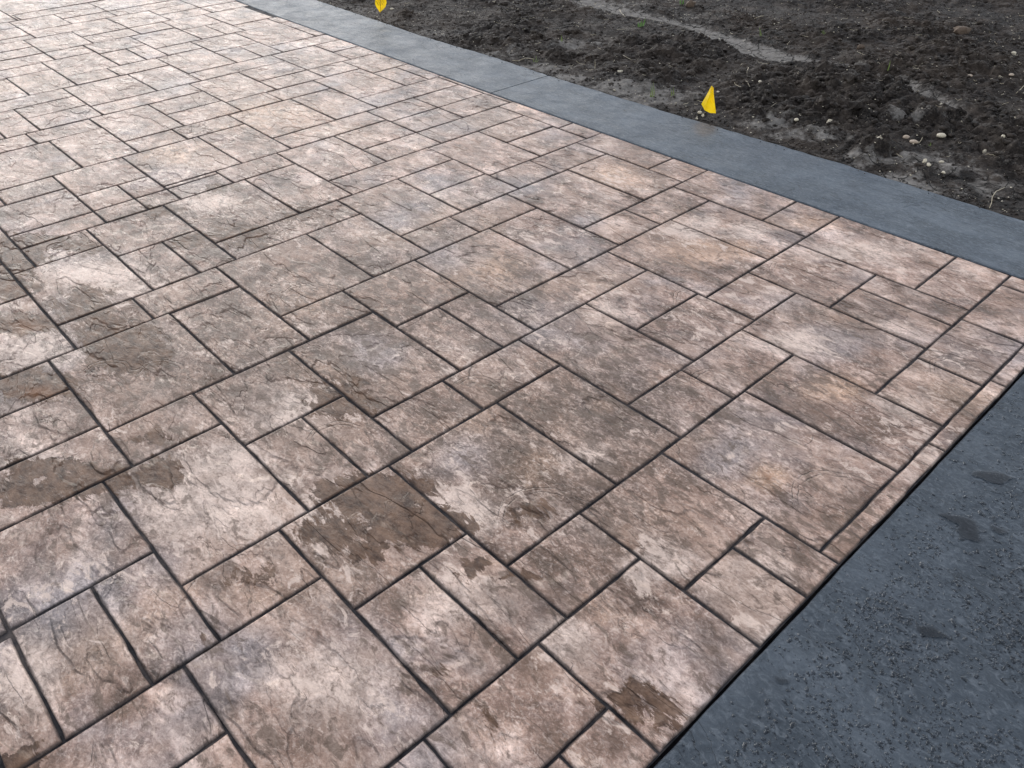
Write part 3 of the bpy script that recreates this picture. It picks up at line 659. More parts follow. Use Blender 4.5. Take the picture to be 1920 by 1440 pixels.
# ------------------------------------------------------------------ soil bed
trail = [(-6.2, 6.6), (-5.4, 5.9), (-5.008, 5.53), (-4.593, 5.46), (-4.244, 5.50), (-3.934, 5.50), (-3.603, 5.42), (-3.266, 5.31), (-3.015, 5.27), (-2.755, 5.30), (-2.494, 5.37)]
trail2 = [(-2.15, 5.28), (-2.028, 5.22), (-1.762, 5.06), (-1.54, 4.90), (-1.39, 4.80)]
def seg_dist(X, Y, pts):
    d = np.full(X.shape, 9.0)
    for (ax, ay), (bx, by) in zip(pts[:-1], pts[1:]):
        t = np.clip(((X - ax) * (bx - ax) + (Y - ay) * (by - ay)) / ((bx - ax) ** 2 + (by - ay) ** 2), 0, 1)
        d = np.minimum(d, np.hypot(X - ax - t * (bx - ax), Y - ay - t * (by - ay)))
    return d
ROUGH = [(1560, 175, 190, 48, 1.3), (1640, 160, 60, 30, 1.2), (1440, 190, 90, 30, .8), (1590, 215, 120, 25), (1780, 230, 120, 30, .9), (1870, 250, 80, 40, .8), (1690, 130, 60, 16, .8), (1820, 130, 120, 60, .5), (1590, 60, 120, 20, .5),
         (1250, 100, 120, 26, .5), (1220, 110, 40, 14, .7), (960, 70, 140, 26, .5), (1050, 105, 30, 8, .9), (1300, 125, 40, 9, .8), (1630, 282, 40, 16, 1.0), (1900, 300, 40, 25, .8), (1180, 75, 30, 8, .8), (1740, 250, 60, 14, .9), (1240, 145, 40, 10, .7), (1720, 60, 60, 12, .5), (758, 30, 12, 4, .7)]
PALE = [(1000, 125, 80, 9, .8), (1060, 145, 50, 8, .9), (1150, 165, 110, 14, .85), (1240, 178, 80, 14, .8), (1180, 185, 60, 10, .9), (1440, 235, 50, 9, .8), (1500, 255, 80, 9, .6), (1600, 300, 80, 12, .6), (1720, 300, 90, 16, .7), (1680, 340, 60, 20, .95), (1740, 350, 40, 14, .8), (1790, 310, 60, 16, .6),
        (1850, 345, 60, 20, .5), (1560, 262, 60, 8, .5), (1080, 80, 70, 8, .7), (1700, 225, 50, 8, .6), (830, 62, 90, 8, .55), (660, 20, 60, 10, .55), (940, 100, 60, 8, .6), (1600, 145, 40, 8, .5), (1140, 5, 90, 8, .6), (1320, 30, 60, 8, .45)]
CRACK = [(1680, 345, 130, 40, 1.2), (1760, 375, 110, 30, 1.1), (1870, 370, 80, 40, 1.0), (1600, 315, 90, 20), (1270, 38, 120, 22, 1.2), (1400, 70, 90, 18, 1.1), (1340, 25, 60, 12, 1.0), (1500, 110, 60, 8, .7), (1480, 270, 60, 10, .7), (1030, 140, 50, 10, .5)]
X0s, X1s, Y0s, Y1s = -8.4, .7, 3.70, 9.2
DX = .0125
xs = np.arange(X0s, X1s, DX); ys = np.arange(Y0s, Y1s, DX)
GX, GY = np.meshgrid(xs, ys)
def soil_fields(GX, GY):
    wob = (fbm(GX * 1.3, GY * 1.3, 91, 4) - .5)
    rough = np.clip(pix_blobs(GX, GY, ROUGH) + .16 + 1.2 * (fbm(GX * 2.2, GY * 2.2, 5, 4) - .42), 0.05, 1.2)
    td = np.minimum(seg_dist(GX, GY, trail) + .0, seg_dist(GX, GY, trail2) + .03)
    tr = np.clip(1.25 - (td + wob * .26) / .078, 0, 1)
    pale = np.clip(np.maximum(tr, pix_blobs(GX, GY, PALE)), 0, 1)
    near = np.interp(GX.ravel(), [p[0] for p in BO], [p[1] for p in BO]).reshape(GX.shape)
    edge = np.clip((GY - near) / .25, 0, 1)
    rough = rough * (1 - .75 * tr) * (.25 + .75 * edge)
    crack = np.clip(np.maximum(pix_blobs(GX, GY, CRACK), tr * .7), 0, 1)
    wx, wy = GX + .05 * (fbm(GX * 9, GY * 9, 31, 3) - .5), GY + .05 * (fbm(GX * 9, GY * 9, 37, 3) - .5)
    c1, _ = cell(wx * 9, wy * 9, 3); c2, _ = cell(wx * 19, wy * 19, 7); c3, _ = cell(wx * 38, wy * 38, 11)
    z = -.012 + .05 * (fbm(GX * .9, GY * .9, 2, 3) - .45) * edge
    z = z + .026 * (fbm(GX * 7, GY * 7, 51, 6) - .5) * (.3 + edge) * (1 - .6 * tr)
    z = z + rough * (.052 * c1 ** 1.1 + .030 * c2 + .012 * c3)
    z = z + .005 * c3 * (1 - .8 * crack) + .0045 * (fbm(GX * 50, GY * 50, 71, 2) - .5)
    _, ce = cell(wx * 8.2, wy * 8.2, 23)
    z = z - .007 * np.clip(1 - ce / .06, 0, 1) * np.clip(crack * 1.6 - .6, 0, 1)
    z = z - .012 * tr
    z = z - .004 * (1 - edge) - np.where(GY < near + .012, .03, 0)
    rim = np.minimum.reduce([GX - X0s, X1s - GX, Y1s - GY])
    z = np.where(rim < .35, z - .16 * (1 - np.clip(rim, 0, .35) / .35), z)
    return z, pale, crack, rough
GZ, PA, CK, RO = soil_fields(GX, GY)
ny, nx = GX.shape
idx = np.arange(nx * ny).reshape(ny, nx)
quads = np.stack([idx[:-1, :-1], idx[:-1, 1:], idx[1:, 1:], idx[1:, :-1]], -1).reshape(-1, 4)
me = np_mesh('soil', np.stack([GX, GY, GZ], -1).reshape(-1, 3), quads)
for nm, arr in (('pale', PA), ('crack', CK)):
    a = me.attributes.new(nm, 'FLOAT', 'POINT'); a.data.foreach_set('value', arr.astype(np.float32).ravel())
tag(obj('soil', me, M_SOIL), 'dark bare soil with clods and a pale dried trickle beside the border', kind='structure')
def soil_z(x, y):
    i = min(max(int((y - Y0s) / DX), 0), ny - 1); j = min(max(int((x - X0s) / DX), 0), nx - 1)
    return float(GZ[i, j])

# ------------------------------------------------------------------ loose stuff on the soil
def ico(sub, seed, amp=.25, flat=.7, ang=False):
    bm = bmesh.new(); bmesh.ops.create_icosphere(bm, subdivisions=sub, radius=1)
    r = random.Random(seed)
    ks = [(Vector((r.gauss(0, 1), r.gauss(0, 1), r.gauss(0, 1))).normalized(), r.uniform(.5, .95)) for _ in range(9)]
    for v in bm.verts:
        p = v.co.copy()
        for d, c in ks:                       # knock facets off
            e = p.dot(d) - c
            if e > 0: p -= d * e * (.9 if ang else .5)
        p *= 1 + r.uniform(-amp, amp) * .5
        v.co = Vector((p.x, p.y, p.z * flat))
    V = np.array([v.co[:] for v in bm.verts]); F = np.array([[q.index for q in f.verts] for f in bm.faces])
    bm.free()
    return V, F

def scatter(name, protos, pts, mat, smooth=True):
    """many small bits joined: pts = (x, y, z, sx, sy, sz, rot, proto)"""
    Vs, Fs, b = [], [], 0
    for x, y, z, sx, sy, sz, a, k in pts:
        V, F = protos[k % len(protos)]
        c, s = math.cos(a), math.sin(a)
        W = V * (sx, sy, sz)
        W = np.stack([W[:, 0] * c - W[:, 1] * s + x, W[:, 0] * s + W[:, 1] * c + y, W[:, 2] + z], 1)
        Vs.append(W); Fs.append(F + b); b += len(V)
    return obj(name, np_mesh(name, np.concatenate(Vs), np.concatenate(Fs), smooth), mat)

r = random.Random(21)
clod_p = [ico(1, s, .5, .75, True) for s in range(8)]
clod_p2 = [ico(2, s + 50, .42, .75, True) for s in range(6)]
def in_view(x, y, m=80):
    d = CR.transposed() @ Vector((x, y, -CAM_H))
    if d.z > -.1: return False
    px, py = 960 + F_PX * d.x / -d.z, 720 - F_PX * d.y / -d.z
    return -m < px < 1920 + m and -m < py < 1440 + m
pts = []; big = []
tries = 0
while len(pts) < 16000 and tries < 200000:
    tries += 1
    x, y = r.uniform(-7.8, -.2), (r.uniform(3.74, 8.9) if r.random() < .9 else r.uniform(3.74, 3.95))
    if not in_view(x, y): continue
    i = min(int((y - Y0s) / DX), ny - 1); j = min(int((x - X0s) / DX), nx - 1)
    ro, pa = RO[i, j], PA[i, j]
    if y < bo(x) - .05 or (y < bo(x) + .02 and r.random() < .8): continue
    if r.random() > .25 + .95 * ro - .35 * pa: continue
    s = .0035 + .0045 * r.random() ** 2 + (.016 * r.random() ** 5 * (0.3 + ro))
    if y < bo(x) + .01: s = min(s, .004)
    pts.append((x, y, (GZ[i, j] if y > bo(x) + .01 else 0) + s * .25, s * r.uniform(.8, 1.3), s * r.uniform(.8, 1.3), s * r.uniform(.6, 1.0), r.uniform(0, 6.3), r.randrange(8)))
tag(scatter('soil_crumbs', clod_p, pts, M_SOIL, False), 'loose crumbs of dark soil', kind='stuff')

pts = []; n = 0; tries = 0
while n < 260 and tries < 40000:
    tries += 1
    x, y = r.uniform(-6.8, -.4), r.uniform(3.95, 8.5)
    i = min(int((y - Y0s) / DX), ny - 1); j = min(int((x - X0s) / DX), nx - 1)
    if not in_view(x, y, 0) or RO[i, j] < .4 or r.random() > RO[i, j]: continue
    q = r.uniform(.010, .028)
    pts.append((x, y, GZ[i, j] + q * .2, q * r.uniform(.8, 1.4), q * r.uniform(.8, 1.3), q * r.uniform(.6, 1), r.uniform(0, 6.3), r.randrange(6)))
    n += 1
tag(scatter('soil_lumps', clod_p2, pts, M_SOIL, True), 'lumps of dark crumbly soil heaped on the bare ground', kind='stuff')

# small pale chips
pts = []
peb_p = [ico(1, s + 9, .12, .7) for s in range(6)]
while len(pts) < 3200:
    x, y = r.uniform(-7.2, -.3), r.uniform(3.87, 8.6)
    if not in_view(x, y): continue
    if y < bo(x) + .012: continue
    w = .25 + 1.2 * max(0, float(vnoise(np.array([x * 2.0]), np.array([y * 2.0]), 77)[0]) - .45) + (1.0 if y < bo(x) + .22 else 0)
    if r.random() > w: continue
    s = .0019 + .0042 * r.random() ** 2.5
    pts.append((x, y, soil_z(x, y) + s * .4, s * r.uniform(.8, 1.5), s, s * .7, r.uniform(0, 6.3), r.randrange(6)))
tag(scatter('gravel_chips', peb_p, pts, M_PEBBLE), 'small pale gravel chips strewn over the soil', kind='stuff')

# straw bits
pts_v, pts_f, b = [], [], 0
for k in range(330):
    while True:
        x, y = r.uniform(-7, -.3), r.uniform(3.9, 8.6)
        if in_view(x, y): break
    L = r.uniform(.015, .05) * (1 if r.random() < .8 else 1.6); a = r.uniform(0, 6.3); w = r.uniform(.0007, .0014); cv = r.uniform(-.35, .35)
    z0 = soil_z(x, y) + .004
    for q in range(5):
        t = q / 4 - .5
        cx = x + math.cos(a + cv * t * 2) * L * t; cy = y + math.sin(a + cv * t * 2) * L * t
        z = max(soil_z(cx, cy) + .002, z0 + r.uniform(0, .003) + abs(t) * r.choice((0, .012)))
        nx_, ny_ = -math.sin(a), math.cos(a)
        pts_v += [(cx - nx_ * w, cy - ny_ * w, z), (cx + nx_ * w, cy + ny_ * w, z), (cx, cy, z + w * 1.4)]
        if q:
            for e in range(3):
                e2 = (e + 1) % 3
                pts_f.append((b + (q - 1) * 3 + e, b + (q - 1) * 3 + e2, b + q * 3 + e2, b + q * 3 + e))
    b += 15
tag(obj('straw_bits', mesh('straw_bits', pts_v, pts_f, True), M_STRAW), 'dry straw bits scattered over the soil', kind='stuff')

# single pebbles one can pick out
def pebble(px, py, w, h, lab, mat, sharp=False, seed=0):
    p = ground(px, py, -.005); p.z = soil_z(p.x, p.y)
    sc = (Vector((0, 0, CAM_H)) - p).length / F_PX
    V, F = ico(2, 200 + seed, .09, 1.0, sharp or seed % 3 == 0)
    o = obj('pebble', np_mesh('pebble', V, F, not sharp), mat, None, (p.x, p.y, p.z + h * sc * .30))
    o.scale = (w * sc * .5, w * sc * .42, h * sc * .5); o.rotation_euler = (0, 0, YAW + r.uniform(-.3, .3))
    tag(o, lab, 'pebble', 'pebbles on the bare soil')
for k, a in enumerate([
    (1554, 236, 12, 10, 'cream angular pebble on dark soil up the slope from the border, near the flag side', M_PEBBLE, True),
    (1646, 277, 16, 11, 'largest cream wedge-shaped pebble beside a dark clod near the border', M_PEBBLE, True),
    (1761, 265, 15, 8, 'smooth oval cream pebble lying flat right of the brown pebble', M_PEBBLE, False),
    (1711, 275, 15, 7, 'flat brownish oval pebble between two pale pebbles', M_PEBBLE2, False),
    (1697, 265, 11, 8, 'grey tan rounded pebble above the brownish oval pebble', M_PEBBLE2, False),
    (1490, 239, 9, 6, 'small flat cream pebble left of the cream angular pebble', M_PEBBLE, False),
    (1739, 317, 10, 6, 'small oval pale pebble on pale dried soil close to the border', M_PEBBLE, False),
    (1731, 311, 8, 9, 'little upright tan pebble in the gravelly patch by the border', M_PEBBLE, True),
    (1765, 305, 9, 5, 'thin cream pebble in the gravelly patch by the border', M_PEBBLE, False),
    (1769, 325, 8, 5, 'yellowish pebble nearest the border in the gravelly patch', M_PEBBLE, False),
    (1872, 278, 7, 6, 'small bright white pebble on dark clods at right', M_PEBBLE, False),
    (1844, 290, 6, 9, 'upright white pebble chip on dark soil at right', M_PEBBLE, True),
    (1899, 104, 9, 6, 'cream pebble on smooth dark soil at far upper right', M_PEBBLE, False),
    (1312, 212, 8, 6, 'small white pebble left of the foot of the folded yellow flag', M_PEBBLE, False),
    (1318, 217, 7, 6, 'cream pebble touching the soil under the folded yellow flag', M_PEBBLE, True),
    (1307, 222, 5, 4, 'tiny cream pebble lowest beside the folded yellow flag', M_PEBBLE, False),
    (1346, 179, 7, 5, 'flat white pebble just right of the folded yellow flag', M_PEBBLE, False),
    (1422, 170, 7, 5, 'cream pebble on dark soil right of the short straw', M_PEBBLE, False),
    (1163, 135, 11, 6, 'white slanted pebble on the pale soil above the border', M_PEBBLE, True),
    (1391, 165, 7, 8, 'tan pebble beside the short straw on dark soil', M_PEBBLE2, True),
    (1758, 212, 10, 7, 'pale broken pebble on the dark clods right of the green blade', M_PEBBLE, True),
    (1816, 150, 9, 4, 'flat grey tan pebble on dark soil at upper right', M_PEBBLE2, False),
    (1892, 153, 9, 4, 'flat tan pebble at the right edge on dark soil', M_PEBBLE2, False),
    (735, 20, 7, 4, 'pale pebble right of the upright yellow flag', M_PEBBLE, False)]):
    pebble(*a, seed=k)

def tube(pts, rad, seg=6):
    V, F = [], []
    n = len(pts)
    for i, p in enumerate(pts):
        p = Vector(p); d = (Vector(pts[min(i + 1, n - 1)]) - Vector(pts[max(i - 1, 0)])).normalized()
        a = d.cross(Vector((.3, .2, .9))).normalized(); c = d.cross(a)
        rr = rad[i] if hasattr(rad, '__len__') else rad
        for k in range(seg):
            t = k / seg * math.tau
            V.append(p + a * math.cos(t) * rr + c * math.sin(t) * rr)
    for i in range(n - 1):
        for k in range(seg):
            j = (k + 1) % seg
            F.append((i * seg + k, i * seg + j, (i + 1) * seg + j, (i + 1) * seg + k))
    F.append(tuple(range(seg - 1, -1, -1))); F.append(tuple((n - 1) * seg + k for k in range(seg)))
    return V, F

def on_soil(px, py, lift=.003):
    p = ground(px, py, -.005); p.z = soil_z(p.x, p.y) + lift
    return p
def straw(pix, rad, lab, mat=M_STRAW, name='straw', cat='straw'):
    V, F = tube([on_soil(a, b_, .004) for a, b_ in pix], rad, 5)
    tag(obj(name, mesh(name, V, F, True), mat), lab, cat, 'single straws and roots on the soil')
straw([(1884, 352), (1868, 358), (1861, 368), (1860, 378), (1856, 388)], .0013, 'pale curved dry root on cracked soil near the border at right', name='dry_root', cat='root')
straw([(1395, 159), (1399, 166), (1404, 172)], .0017, 'short straight pale straw right of the folded yellow flag')
straw([(1403, 130), (1401, 134), (1400, 139)], .0015, 'short pale straw on dark soil above and right of the folded flag')
straw([(1854, 156), (1862, 153), (1872, 153), (1876, 155)], .0016, 'curved cream straw on dark soil at upper right')
straw([(1162, 14), (1164, 20), (1169, 27), (1172, 32)], .0016, 'long bent straw where the pale trickle begins')
straw([(1904, 178), (1912, 173), (1918, 168)], .0015, 'slanting straw at the right edge of the soil')
straw([(1414, 37), (1424, 36), (1431, 36)], .0016, 'short level straw on smooth dark soil near the top')
straw([(1476, 84), (1480, 80)], .0017, 'tiny slanting straw beyond the end of the pale trickle')
straw([(1168, 107), (1180, 109), (1190, 111), (1196, 115)], .0015, 'thin bent twig on dark soil above the border')
straw([(1720, 276), (1725, 270), (1728, 264)], .0014, 'thin upright twig touching the brownish oval pebble')
straw([(960, 114), (972, 115), (985, 113), (1002, 114)], .0014, 'long thin straw lying along the border edge')

def clod(px, py, w, h, lab, mat=M_SOIL, seed=1):
    p = on_soil(px, py, 0); sc = (Vector((0, 0, CAM_H)) - p).length / F_PX
    V, F = ico(2, 400 + seed, .38, 1.0, True)
    o = obj('soil_clod', np_mesh('soil_clod', V, F, False), mat, None, (p.x, p.y, p.z + h * sc * .3))
    o.scale = (w * sc * .5, w * sc * .4, h * sc * .55); o.rotation_euler = (0, 0, YAW)
    tag(o, lab, 'soil clod')
clod(1565, 51, 34, 10, 'long black flat clod lying alone on smooth soil near the top', seed=1)
clod(1294, 10, 22, 13, 'brown rooted clod at the top edge beside a green sprout', M_ROOT, 2)
clod(1800, 68, 30, 14, 'reddish brown clod at upper right', M_ROOT, 3)
clod(1612, 98, 14, 10, 'small brown clod with a pale foot left of the green blade', M_ROOT, 4)
clod(1638, 205, 24, 20, 'big dark cube-like clod in the heap of clods', seed=5)
clod(1600, 222, 30, 16, 'big rounded clod at the front of the heap of clods', seed=6)
clod(1585, 180, 28, 16, 'broad dark clod left of the middle of the heap', seed=7)
clod(1612, 138, 40, 16, 'large dark clod on top of the heap near the pale trail end', seed=8)
clod(1681, 192, 14, 12, 'upright dark clod right of the heap of clods', seed=9)
clod(1905, 305, 22, 12, 'dark clod at the right edge just above the border', seed=10)

# green sprouts: each blade a part
def sprout(base, blades, lab, leaf=False, cat='grass sprout', name='grass_sprout', mat=None):
    b0 = on_soil(*base, 0)
    root = bpy.data.objects.new(name, None); C.objects.link(root); root.location = b0
    tag(root, lab, cat, 'green sprouts coming up through the soil')
    for (dx0, tx, ty, w) in blades:
        s = upright(b0, base[0] + dx0, base[1]); e = upright(b0, tx, ty)
        s.z = b0.z - .004
        lean = Vector((b0.x, b0.y, 0)).normalized() * r.uniform(-.012, .012)
        side = (CR @ Vector((1, 0, 0))); side.z = 0
        V, F = [], []
        N = 6
        for i in range(N + 1):
            t = i / N
            c = s.lerp(e, t) + lean * t * t + side * math.sin(t * 3) * .003
            ww = w * (math.sin(min(1, t * 1.15 + .12) * math.pi) if leaf else (1 - t ** 2.2) + .08)
            d = lean.normalized() if lean.length else Vector((0, 1, 0))
            V += [c - side * ww - b0, c + d * ww * .5 - b0, c + side * ww - b0]
            if i:
                a = (i - 1) * 3
                F += [(a, a + 1, a + 4, a + 3), (a + 1, a + 2, a + 5, a + 4)]
        obj('leaf' if leaf else 'blade', mesh('blade', V, F, True), mat or (M_LEAF if leaf else M_GRASS), root)
sprout((1221, 184), [(-2, 1221, 158, .0022), (1, 1225, 153, .0026), (4, 1227, 163, .0018)], 'taller of two grass sprouts on pale soil left of the folded flag')
sprout((1260, 183), [(-1, 1257, 164, .002), (1, 1262, 162, .002), (2, 1264, 170, .0015)], 'shorter grass sprout right beside another, nearest left of the folded flag')
sprout((1426, 69), [(-1, 1424, 50, .0030), (1, 1427, 58, .002)], 'short green sprout on dark soil above the pale trickle')
sprout((1543, 72), [(-3, 1541, 56, .0035), (0, 1544, 55, .003), (3, 1547, 60, .003)], 'tuft of several green blades on smooth soil near the top')
sprout((1661, 145), [(0, 1669, 113, .0034)], 'single tall slanting green blade on the heap of clods')
sprout((1200, 50), [(-3, 1196, 38, .007), (0, 1203, 35, .009), (4, 1211, 30, .008), (2, 1207, 44, .005)], 'small leafy green seedling on the pale trickle', True, 'seedling', 'leafy_seedling')
sprout((1278, 8), [(-2, 1274, -6, .007), (2, 1281, -4, .008), (0, 1284, 3, .006)], 'leafy green seedling at the top edge beside a brown clod', True, 'seedling', 'leafy_seedling')
sprout((1052, 80), [(0, 1052, 65, .0028), (2, 1054, 70, .0015)], 'short green sprout on dark soil left of the pale trickle')
sprout((1115, 130), [(0, 1115, 112, .0016)], 'thin dry upright stalk above the border', mat=M_STRAW)
sprout((1003, 118), [(-2, 998, 107, .002), (1, 1005, 104, .002), (3, 1010, 110, .002)], 'pale green tuft right at the border edge')
sprout((1306, 131), [(-1, 1301, 120, .002), (1, 1305, 117, .002), (3, 1311, 124, .0016)], 'sparse green tuft on dark clods above the folded flag')
sprout((1536, 252), [(0, 1537, 244, .002), (2, 1541, 247, .0015)], 'tiny sprout at the border side below the cream angular pebble')
sprout((1742, 278), [(0, 1740, 270, .002), (1, 1744, 268, .002)], 'tiny olive sprout beside the smooth oval pebble')
sprout((1660, 182), [(0, 1659, 168, .002), (2, 1664, 171, .0018)], 'dull olive sprout in front of the tall slanting blade')

# ------------------------------------------------------------------ marker flags
def flag_sheet(base, quads, name, root, thick=.0006, depth=None):
    """plastic sheet from strips of pixel points, pushed nearer or farther along the view by its folds"""
    vd = Vector((base.x, base.y, 0)).normalized()
    V, F = [], []
    rows = len(quads)
    for row in quads:
        for (px, py, dep) in row:
            p = upright(base, px, py) + vd * dep
            V.append(p - root.location)
    c = len(quads[0])
    for i in range(rows - 1):
        for j in range(c - 1):
            F.append((i * c + j, i * c + j + 1, (i + 1) * c + j + 1, (i + 1) * c + j))
    me = mesh(name, V, F, False)
    o = obj(name, me, M_FLAG, root)
    m = o.modifiers.new('thickness', 'SOLIDIFY'); m.thickness = thick
    return o
# folded flag near the border
b1 = on_soil(1326, 222, 0)
f1 = bpy.data.objects.new('marker_flag', None); C.objects.link(f1); f1.location = b1
tag(f1, 'small yellow marker flag folded over on its bent wire by the border edge', 'marker flag', 'yellow marker flags along the border')
rows = []
top = [(1333.5, 162, .004), (1335, 161.2, .0), (1336, 161.5, -.004), (1337.5, 164, .0)]
bot = [(1315, 197.5, .02), (1321.5, 205, -.018), (1331, 211, -.006), (1342, 213, .008)]
for i in range(9):
    t = i / 8
    rows.append([(a[0] + (b_[0] - a[0]) * t + (.5 * math.sin(t * 5 + j) if 0 < i < 8 else 0), a[1] + (b_[1] - a[1]) * t, a[2] + (b_[2] - a[2]) * t + .003 * math.sin(t * 6 + j * 2)) for j, (a, b_) in enumerate(zip(top, bot))])
flag_sheet(b1, rows, 'flag_sheet', f1)
wp = [upright(b1, 1336, 162.5), upright(b1, 1331, 175), upright(b1, 1320, 195), upright(b1, 1312, 208), upright(b1, 1303, 223)]
vd = Vector((b1.x, b1.y, 0)).normalized()
wp = [p + vd * .012 - b1 for p in wp]; wp[-1].z = -.01
V, F = tube(wp, .0011, 6); obj('wire', mesh('wire', V, F, True), M_WIRE, f1)
V, F = tube([upright(b1, 1340, 212) - b1, upright(b1, 1336, 217) - b1, upright(b1, 1330, 226) - b1], .0011, 6); obj('wire', mesh('wire', V, F, True), M_WIRE, f1)
# upright flag at the top edge
b2 = on_soil(714.5, 39, 0)
f2 = bpy.data.objects.new('marker_flag', None); C.objects.link(f2); f2.location = b2
tag(f2, 'yellow marker flag with black lettering on a straight wire at the top edge', 'marker flag', 'yellow marker flags along the border')
rows = []
L0 = [(708, -22, 0), (703.5, 2, .0), (703.2, 8, 0), (705.5, 13, 0), (712, 23.2, 0)]
R0 = [(722, -30, .004), (724, 0, .006), (725, 5.5, .006), (722.5, 13.5, .004), (712.6, 23.6, 0)]
for (a, b_) in zip(L0, R0):
    rows.append([(a[0] + (b_[0] - a[0]) * t, a[1] + (b_[1] - a[1]) * t, a[2] + (b_[2] - a[2]) * t + .008 * math.sin(t * 3.1)) for t in (0, .25, .5, .75, 1)])
flag_sheet(b2, rows, 'flag_sheet', f2)
V, F = tube([upright(b2, 713.2, -30) - b2 + Vector((0, 0, 0)), upright(b2, 713.2, 10) - b2, Vector((0, 0, -.02))], .0012, 6); obj('wire', mesh('wire', V, F, True), M_WIRE, f2)
# lettering: rows of short slanting characters printed on the sheet
vd2 = Vector((b2.x, b2.y, 0)).normalized()
LV, LF = [], []
def stroke(x0, y0, x1, y1, w=.32):
    dx, dy = x1 - x0, y1 - y0; L = math.hypot(dx, dy); nx, ny = -dy / L * w, dx / L * w
    k = len(LV)
    for (x, y) in ((x0 - nx, y0 - ny), (x0 + nx, y0 + ny), (x1 + nx, y1 + ny), (x1 - nx, y1 - ny)):
        LV.append(upright(b2, x, y) - vd2 * .0025 - b2)
    LF.append((k, k + 1, k + 2, k + 3))
for (x, y, n_) in ((706, 3, 4), (709.3, 1.4, 5), (712.7, -.5, 5), (716, -2, 4)):
    for i in range(n_):
        cx_, cy_ = x + i * 1.05, y + i * 2.0
        stroke(cx_ - .9, cy_ + .35, cx_ + .9, cy_ - .35)
        if i % 2: stroke(cx_ + .75, cy_ - .5, cx_ + 1.2, cy_ + .8, .25)
        else: stroke(cx_ - .85, cy_ - .3, cx_ - .5, cy_ + 1.0, .25)
obj('lettering', mesh('lettering', LV, LF), M_INK, f2)

# ------------------------------------------------------------------ water on the slab
def water_poly(pix, ox, oy, s, lab):
    P = [ground(ox + a / s, oy + b_ / s, -.004) for a, b_ in pix]
    # finer, rounded outline
    for _ in range(2):
        Q = []
        for i in range(len(P)):
            a, b_ = P[i], P[(i + 1) % len(P)]
            Q += [a.lerp(b_, .25), a.lerp(b_, .75)]
        P = Q
    if sum(P[i].x * P[(i + 1) % len(P)].y - P[(i + 1) % len(P)].x * P[i].y for i in range(len(P))) < 0: P.reverse()
    c = sum(P, Vector()) / len(P)
    bm = bmesh.new()
    vs = [bm.verts.new(p - c + Vector((0, 0, .0002))) for p in P]
    f = bm.faces.new(vs)
    bm.normal_update()
    bmesh.ops.inset_region(bm, faces=[f], thickness=.0010, depth=.0014, use_even_offset=False)
    bmesh.ops.inset_region(bm, faces=[f], thickness=.0013, depth=.0004, use_even_offset=False)
    bmesh.ops.triangulate(bm, faces=[q for q in bm.faces if len(q.verts) > 4])
    for q in bm.faces: q.smooth = True
    me = bpy.data.meshes.new('puddle'); bm.to_mesh(me); bm.free()
    tag(obj('puddle', me, M_WATER, None, c), lab, 'puddle', 'puddles on the wet slab')
ZR = (1700, 820, 6.545)
water_poly([(370, 920), (400, 960), (470, 985), (560, 1048), (610, 1060), (655, 1080), (620, 1105), (600, 1130), (640, 1190), (655, 1215), (610, 1250), (700, 1248), (780, 1265), (850, 1290), (900, 1285), (885, 1210), (880, 1160), (945, 1165), (870, 1130), (860, 1070), (830, 1010), (720, 975), (600, 960), (480, 940)], *ZR, 'largest ragged puddle of rain water on the dark slab')
water_poly([(770, 440), (830, 490), (920, 505), (980, 540), (1070, 570), (1160, 580), (1240, 545), (1260, 515), (1370, 495), (1270, 480), (1200, 440), (1000, 410), (850, 410)], *ZR, 'wide flat puddle farther along the dark slab above the ragged one')
water_poly([(1010, 1080), (1050, 1140), (1110, 1185), (1180, 1200), (1260, 1175), (1210, 1130), (1130, 1110), (1050, 1065)], *ZR, 'small bean-shaped puddle right of the largest ragged puddle')
water_poly([(1010, 980), (1060, 1040), (1095, 1010), (1125, 975), (1060, 965)], *ZR, 'tiny puddle just above the bean-shaped one')
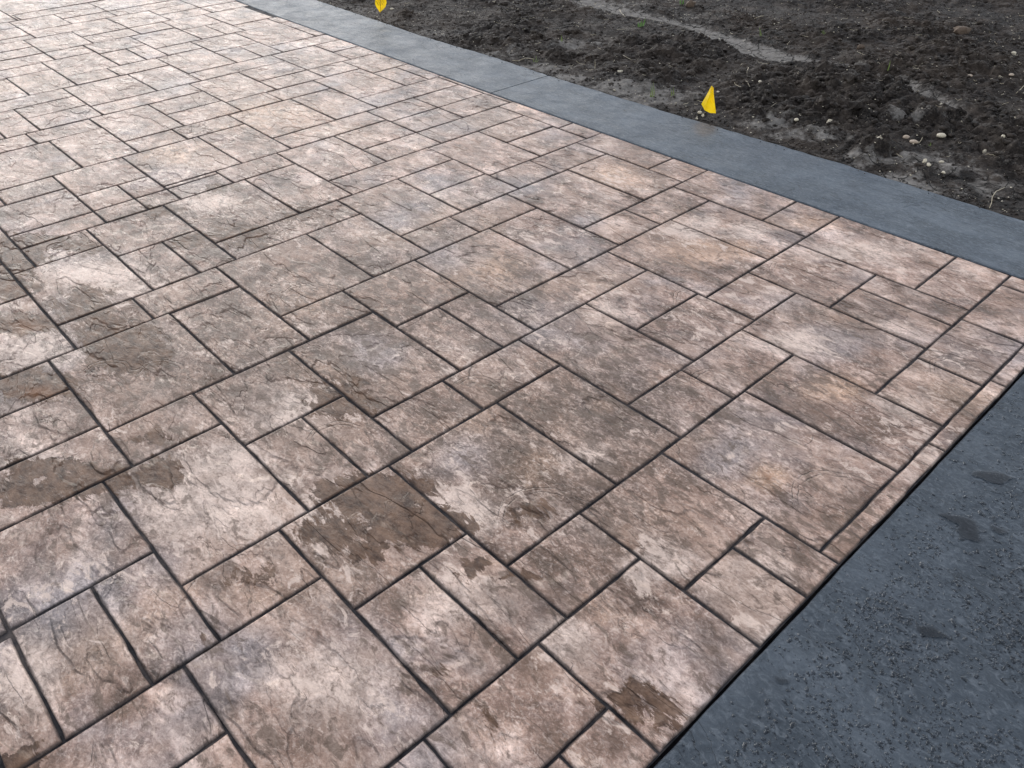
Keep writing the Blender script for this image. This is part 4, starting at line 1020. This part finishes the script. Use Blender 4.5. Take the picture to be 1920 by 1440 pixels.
water_poly([(510, 1270), (545, 1300), (600, 1345), (575, 1290)], *ZR, 'narrow water streak below the largest ragged puddle')
water_poly([(1010, 650), (1060, 675), (1160, 695), (1100, 662), (1040, 645)], *ZR, 'thin dark water streak below the wide flat puddle')
water_poly([(1370, 410), (1385, 440), (1430, 465), (1500, 470), (1555, 465), (1500, 435), (1450, 405)], 1200, 1020, 8 / 3, 'dull puddle alone in the middle of the dark slab, nearer the camera')
water_poly([(665, 650), (680, 700), (745, 700), (750, 670), (700, 670)], 1200, 1020, 8 / 3, 'small puddle close to the patio edge in the lower part of the slab')

def dome(seed, n=9):
    q = random.Random(seed)
    a = [1 + q.uniform(-.25, .25) for _ in range(n)]
    V, F = [], []
    for rr, z in ((1.0, -.03), (.84, .20), (.5, .36)):
        for k in range(n):
            t = k / n * math.tau
            V.append((math.cos(t) * rr * a[k], math.sin(t) * rr * a[k], z))
    V.append((0, 0, .42))
    for L in range(2):
        for k in range(n):
            j = (k + 1) % n
            F += [(L * n + k, L * n + j, (L + 1) * n + j), (L * n + k, (L + 1) * n + j, (L + 1) * n + k)]
    for k in range(n): F.append((2 * n + k, 2 * n + (k + 1) % n, 3 * n))
    return np.array(V), np.array(F)
domes = [dome(s) for s in range(8)]
pts = []
tries = 0
while len(pts) < 4200 and tries < 200000:
    tries += 1
    x, y = r.uniform(UE + .02, .9), r.uniform(.3, 3.2)
    if not in_view(x, y, 30): continue
    dn = float(fbm(np.array([x * 5.0]), np.array([y * 5.0]), 66, 4)[0])
    if x < UE + .10 and r.random() < .75: continue
    if r.random() > min(1, max(.05, (dn - .22) * 1.4)): continue
    s = .0012 + .0014 * r.random() + .0030 * r.random() ** 4
    e = r.uniform(1, 1.35) if r.random() < .85 else r.uniform(1.5, 2.6)
    pts.append((x, y, -.0041, s * e, s, s * r.uniform(.7, 1.0), r.gauss(-.75, .6), r.randrange(8)))
tag(scatter('rain_drops', domes, pts, M_WATER), 'countless beads of rain water on the dark slab', kind='stuff')
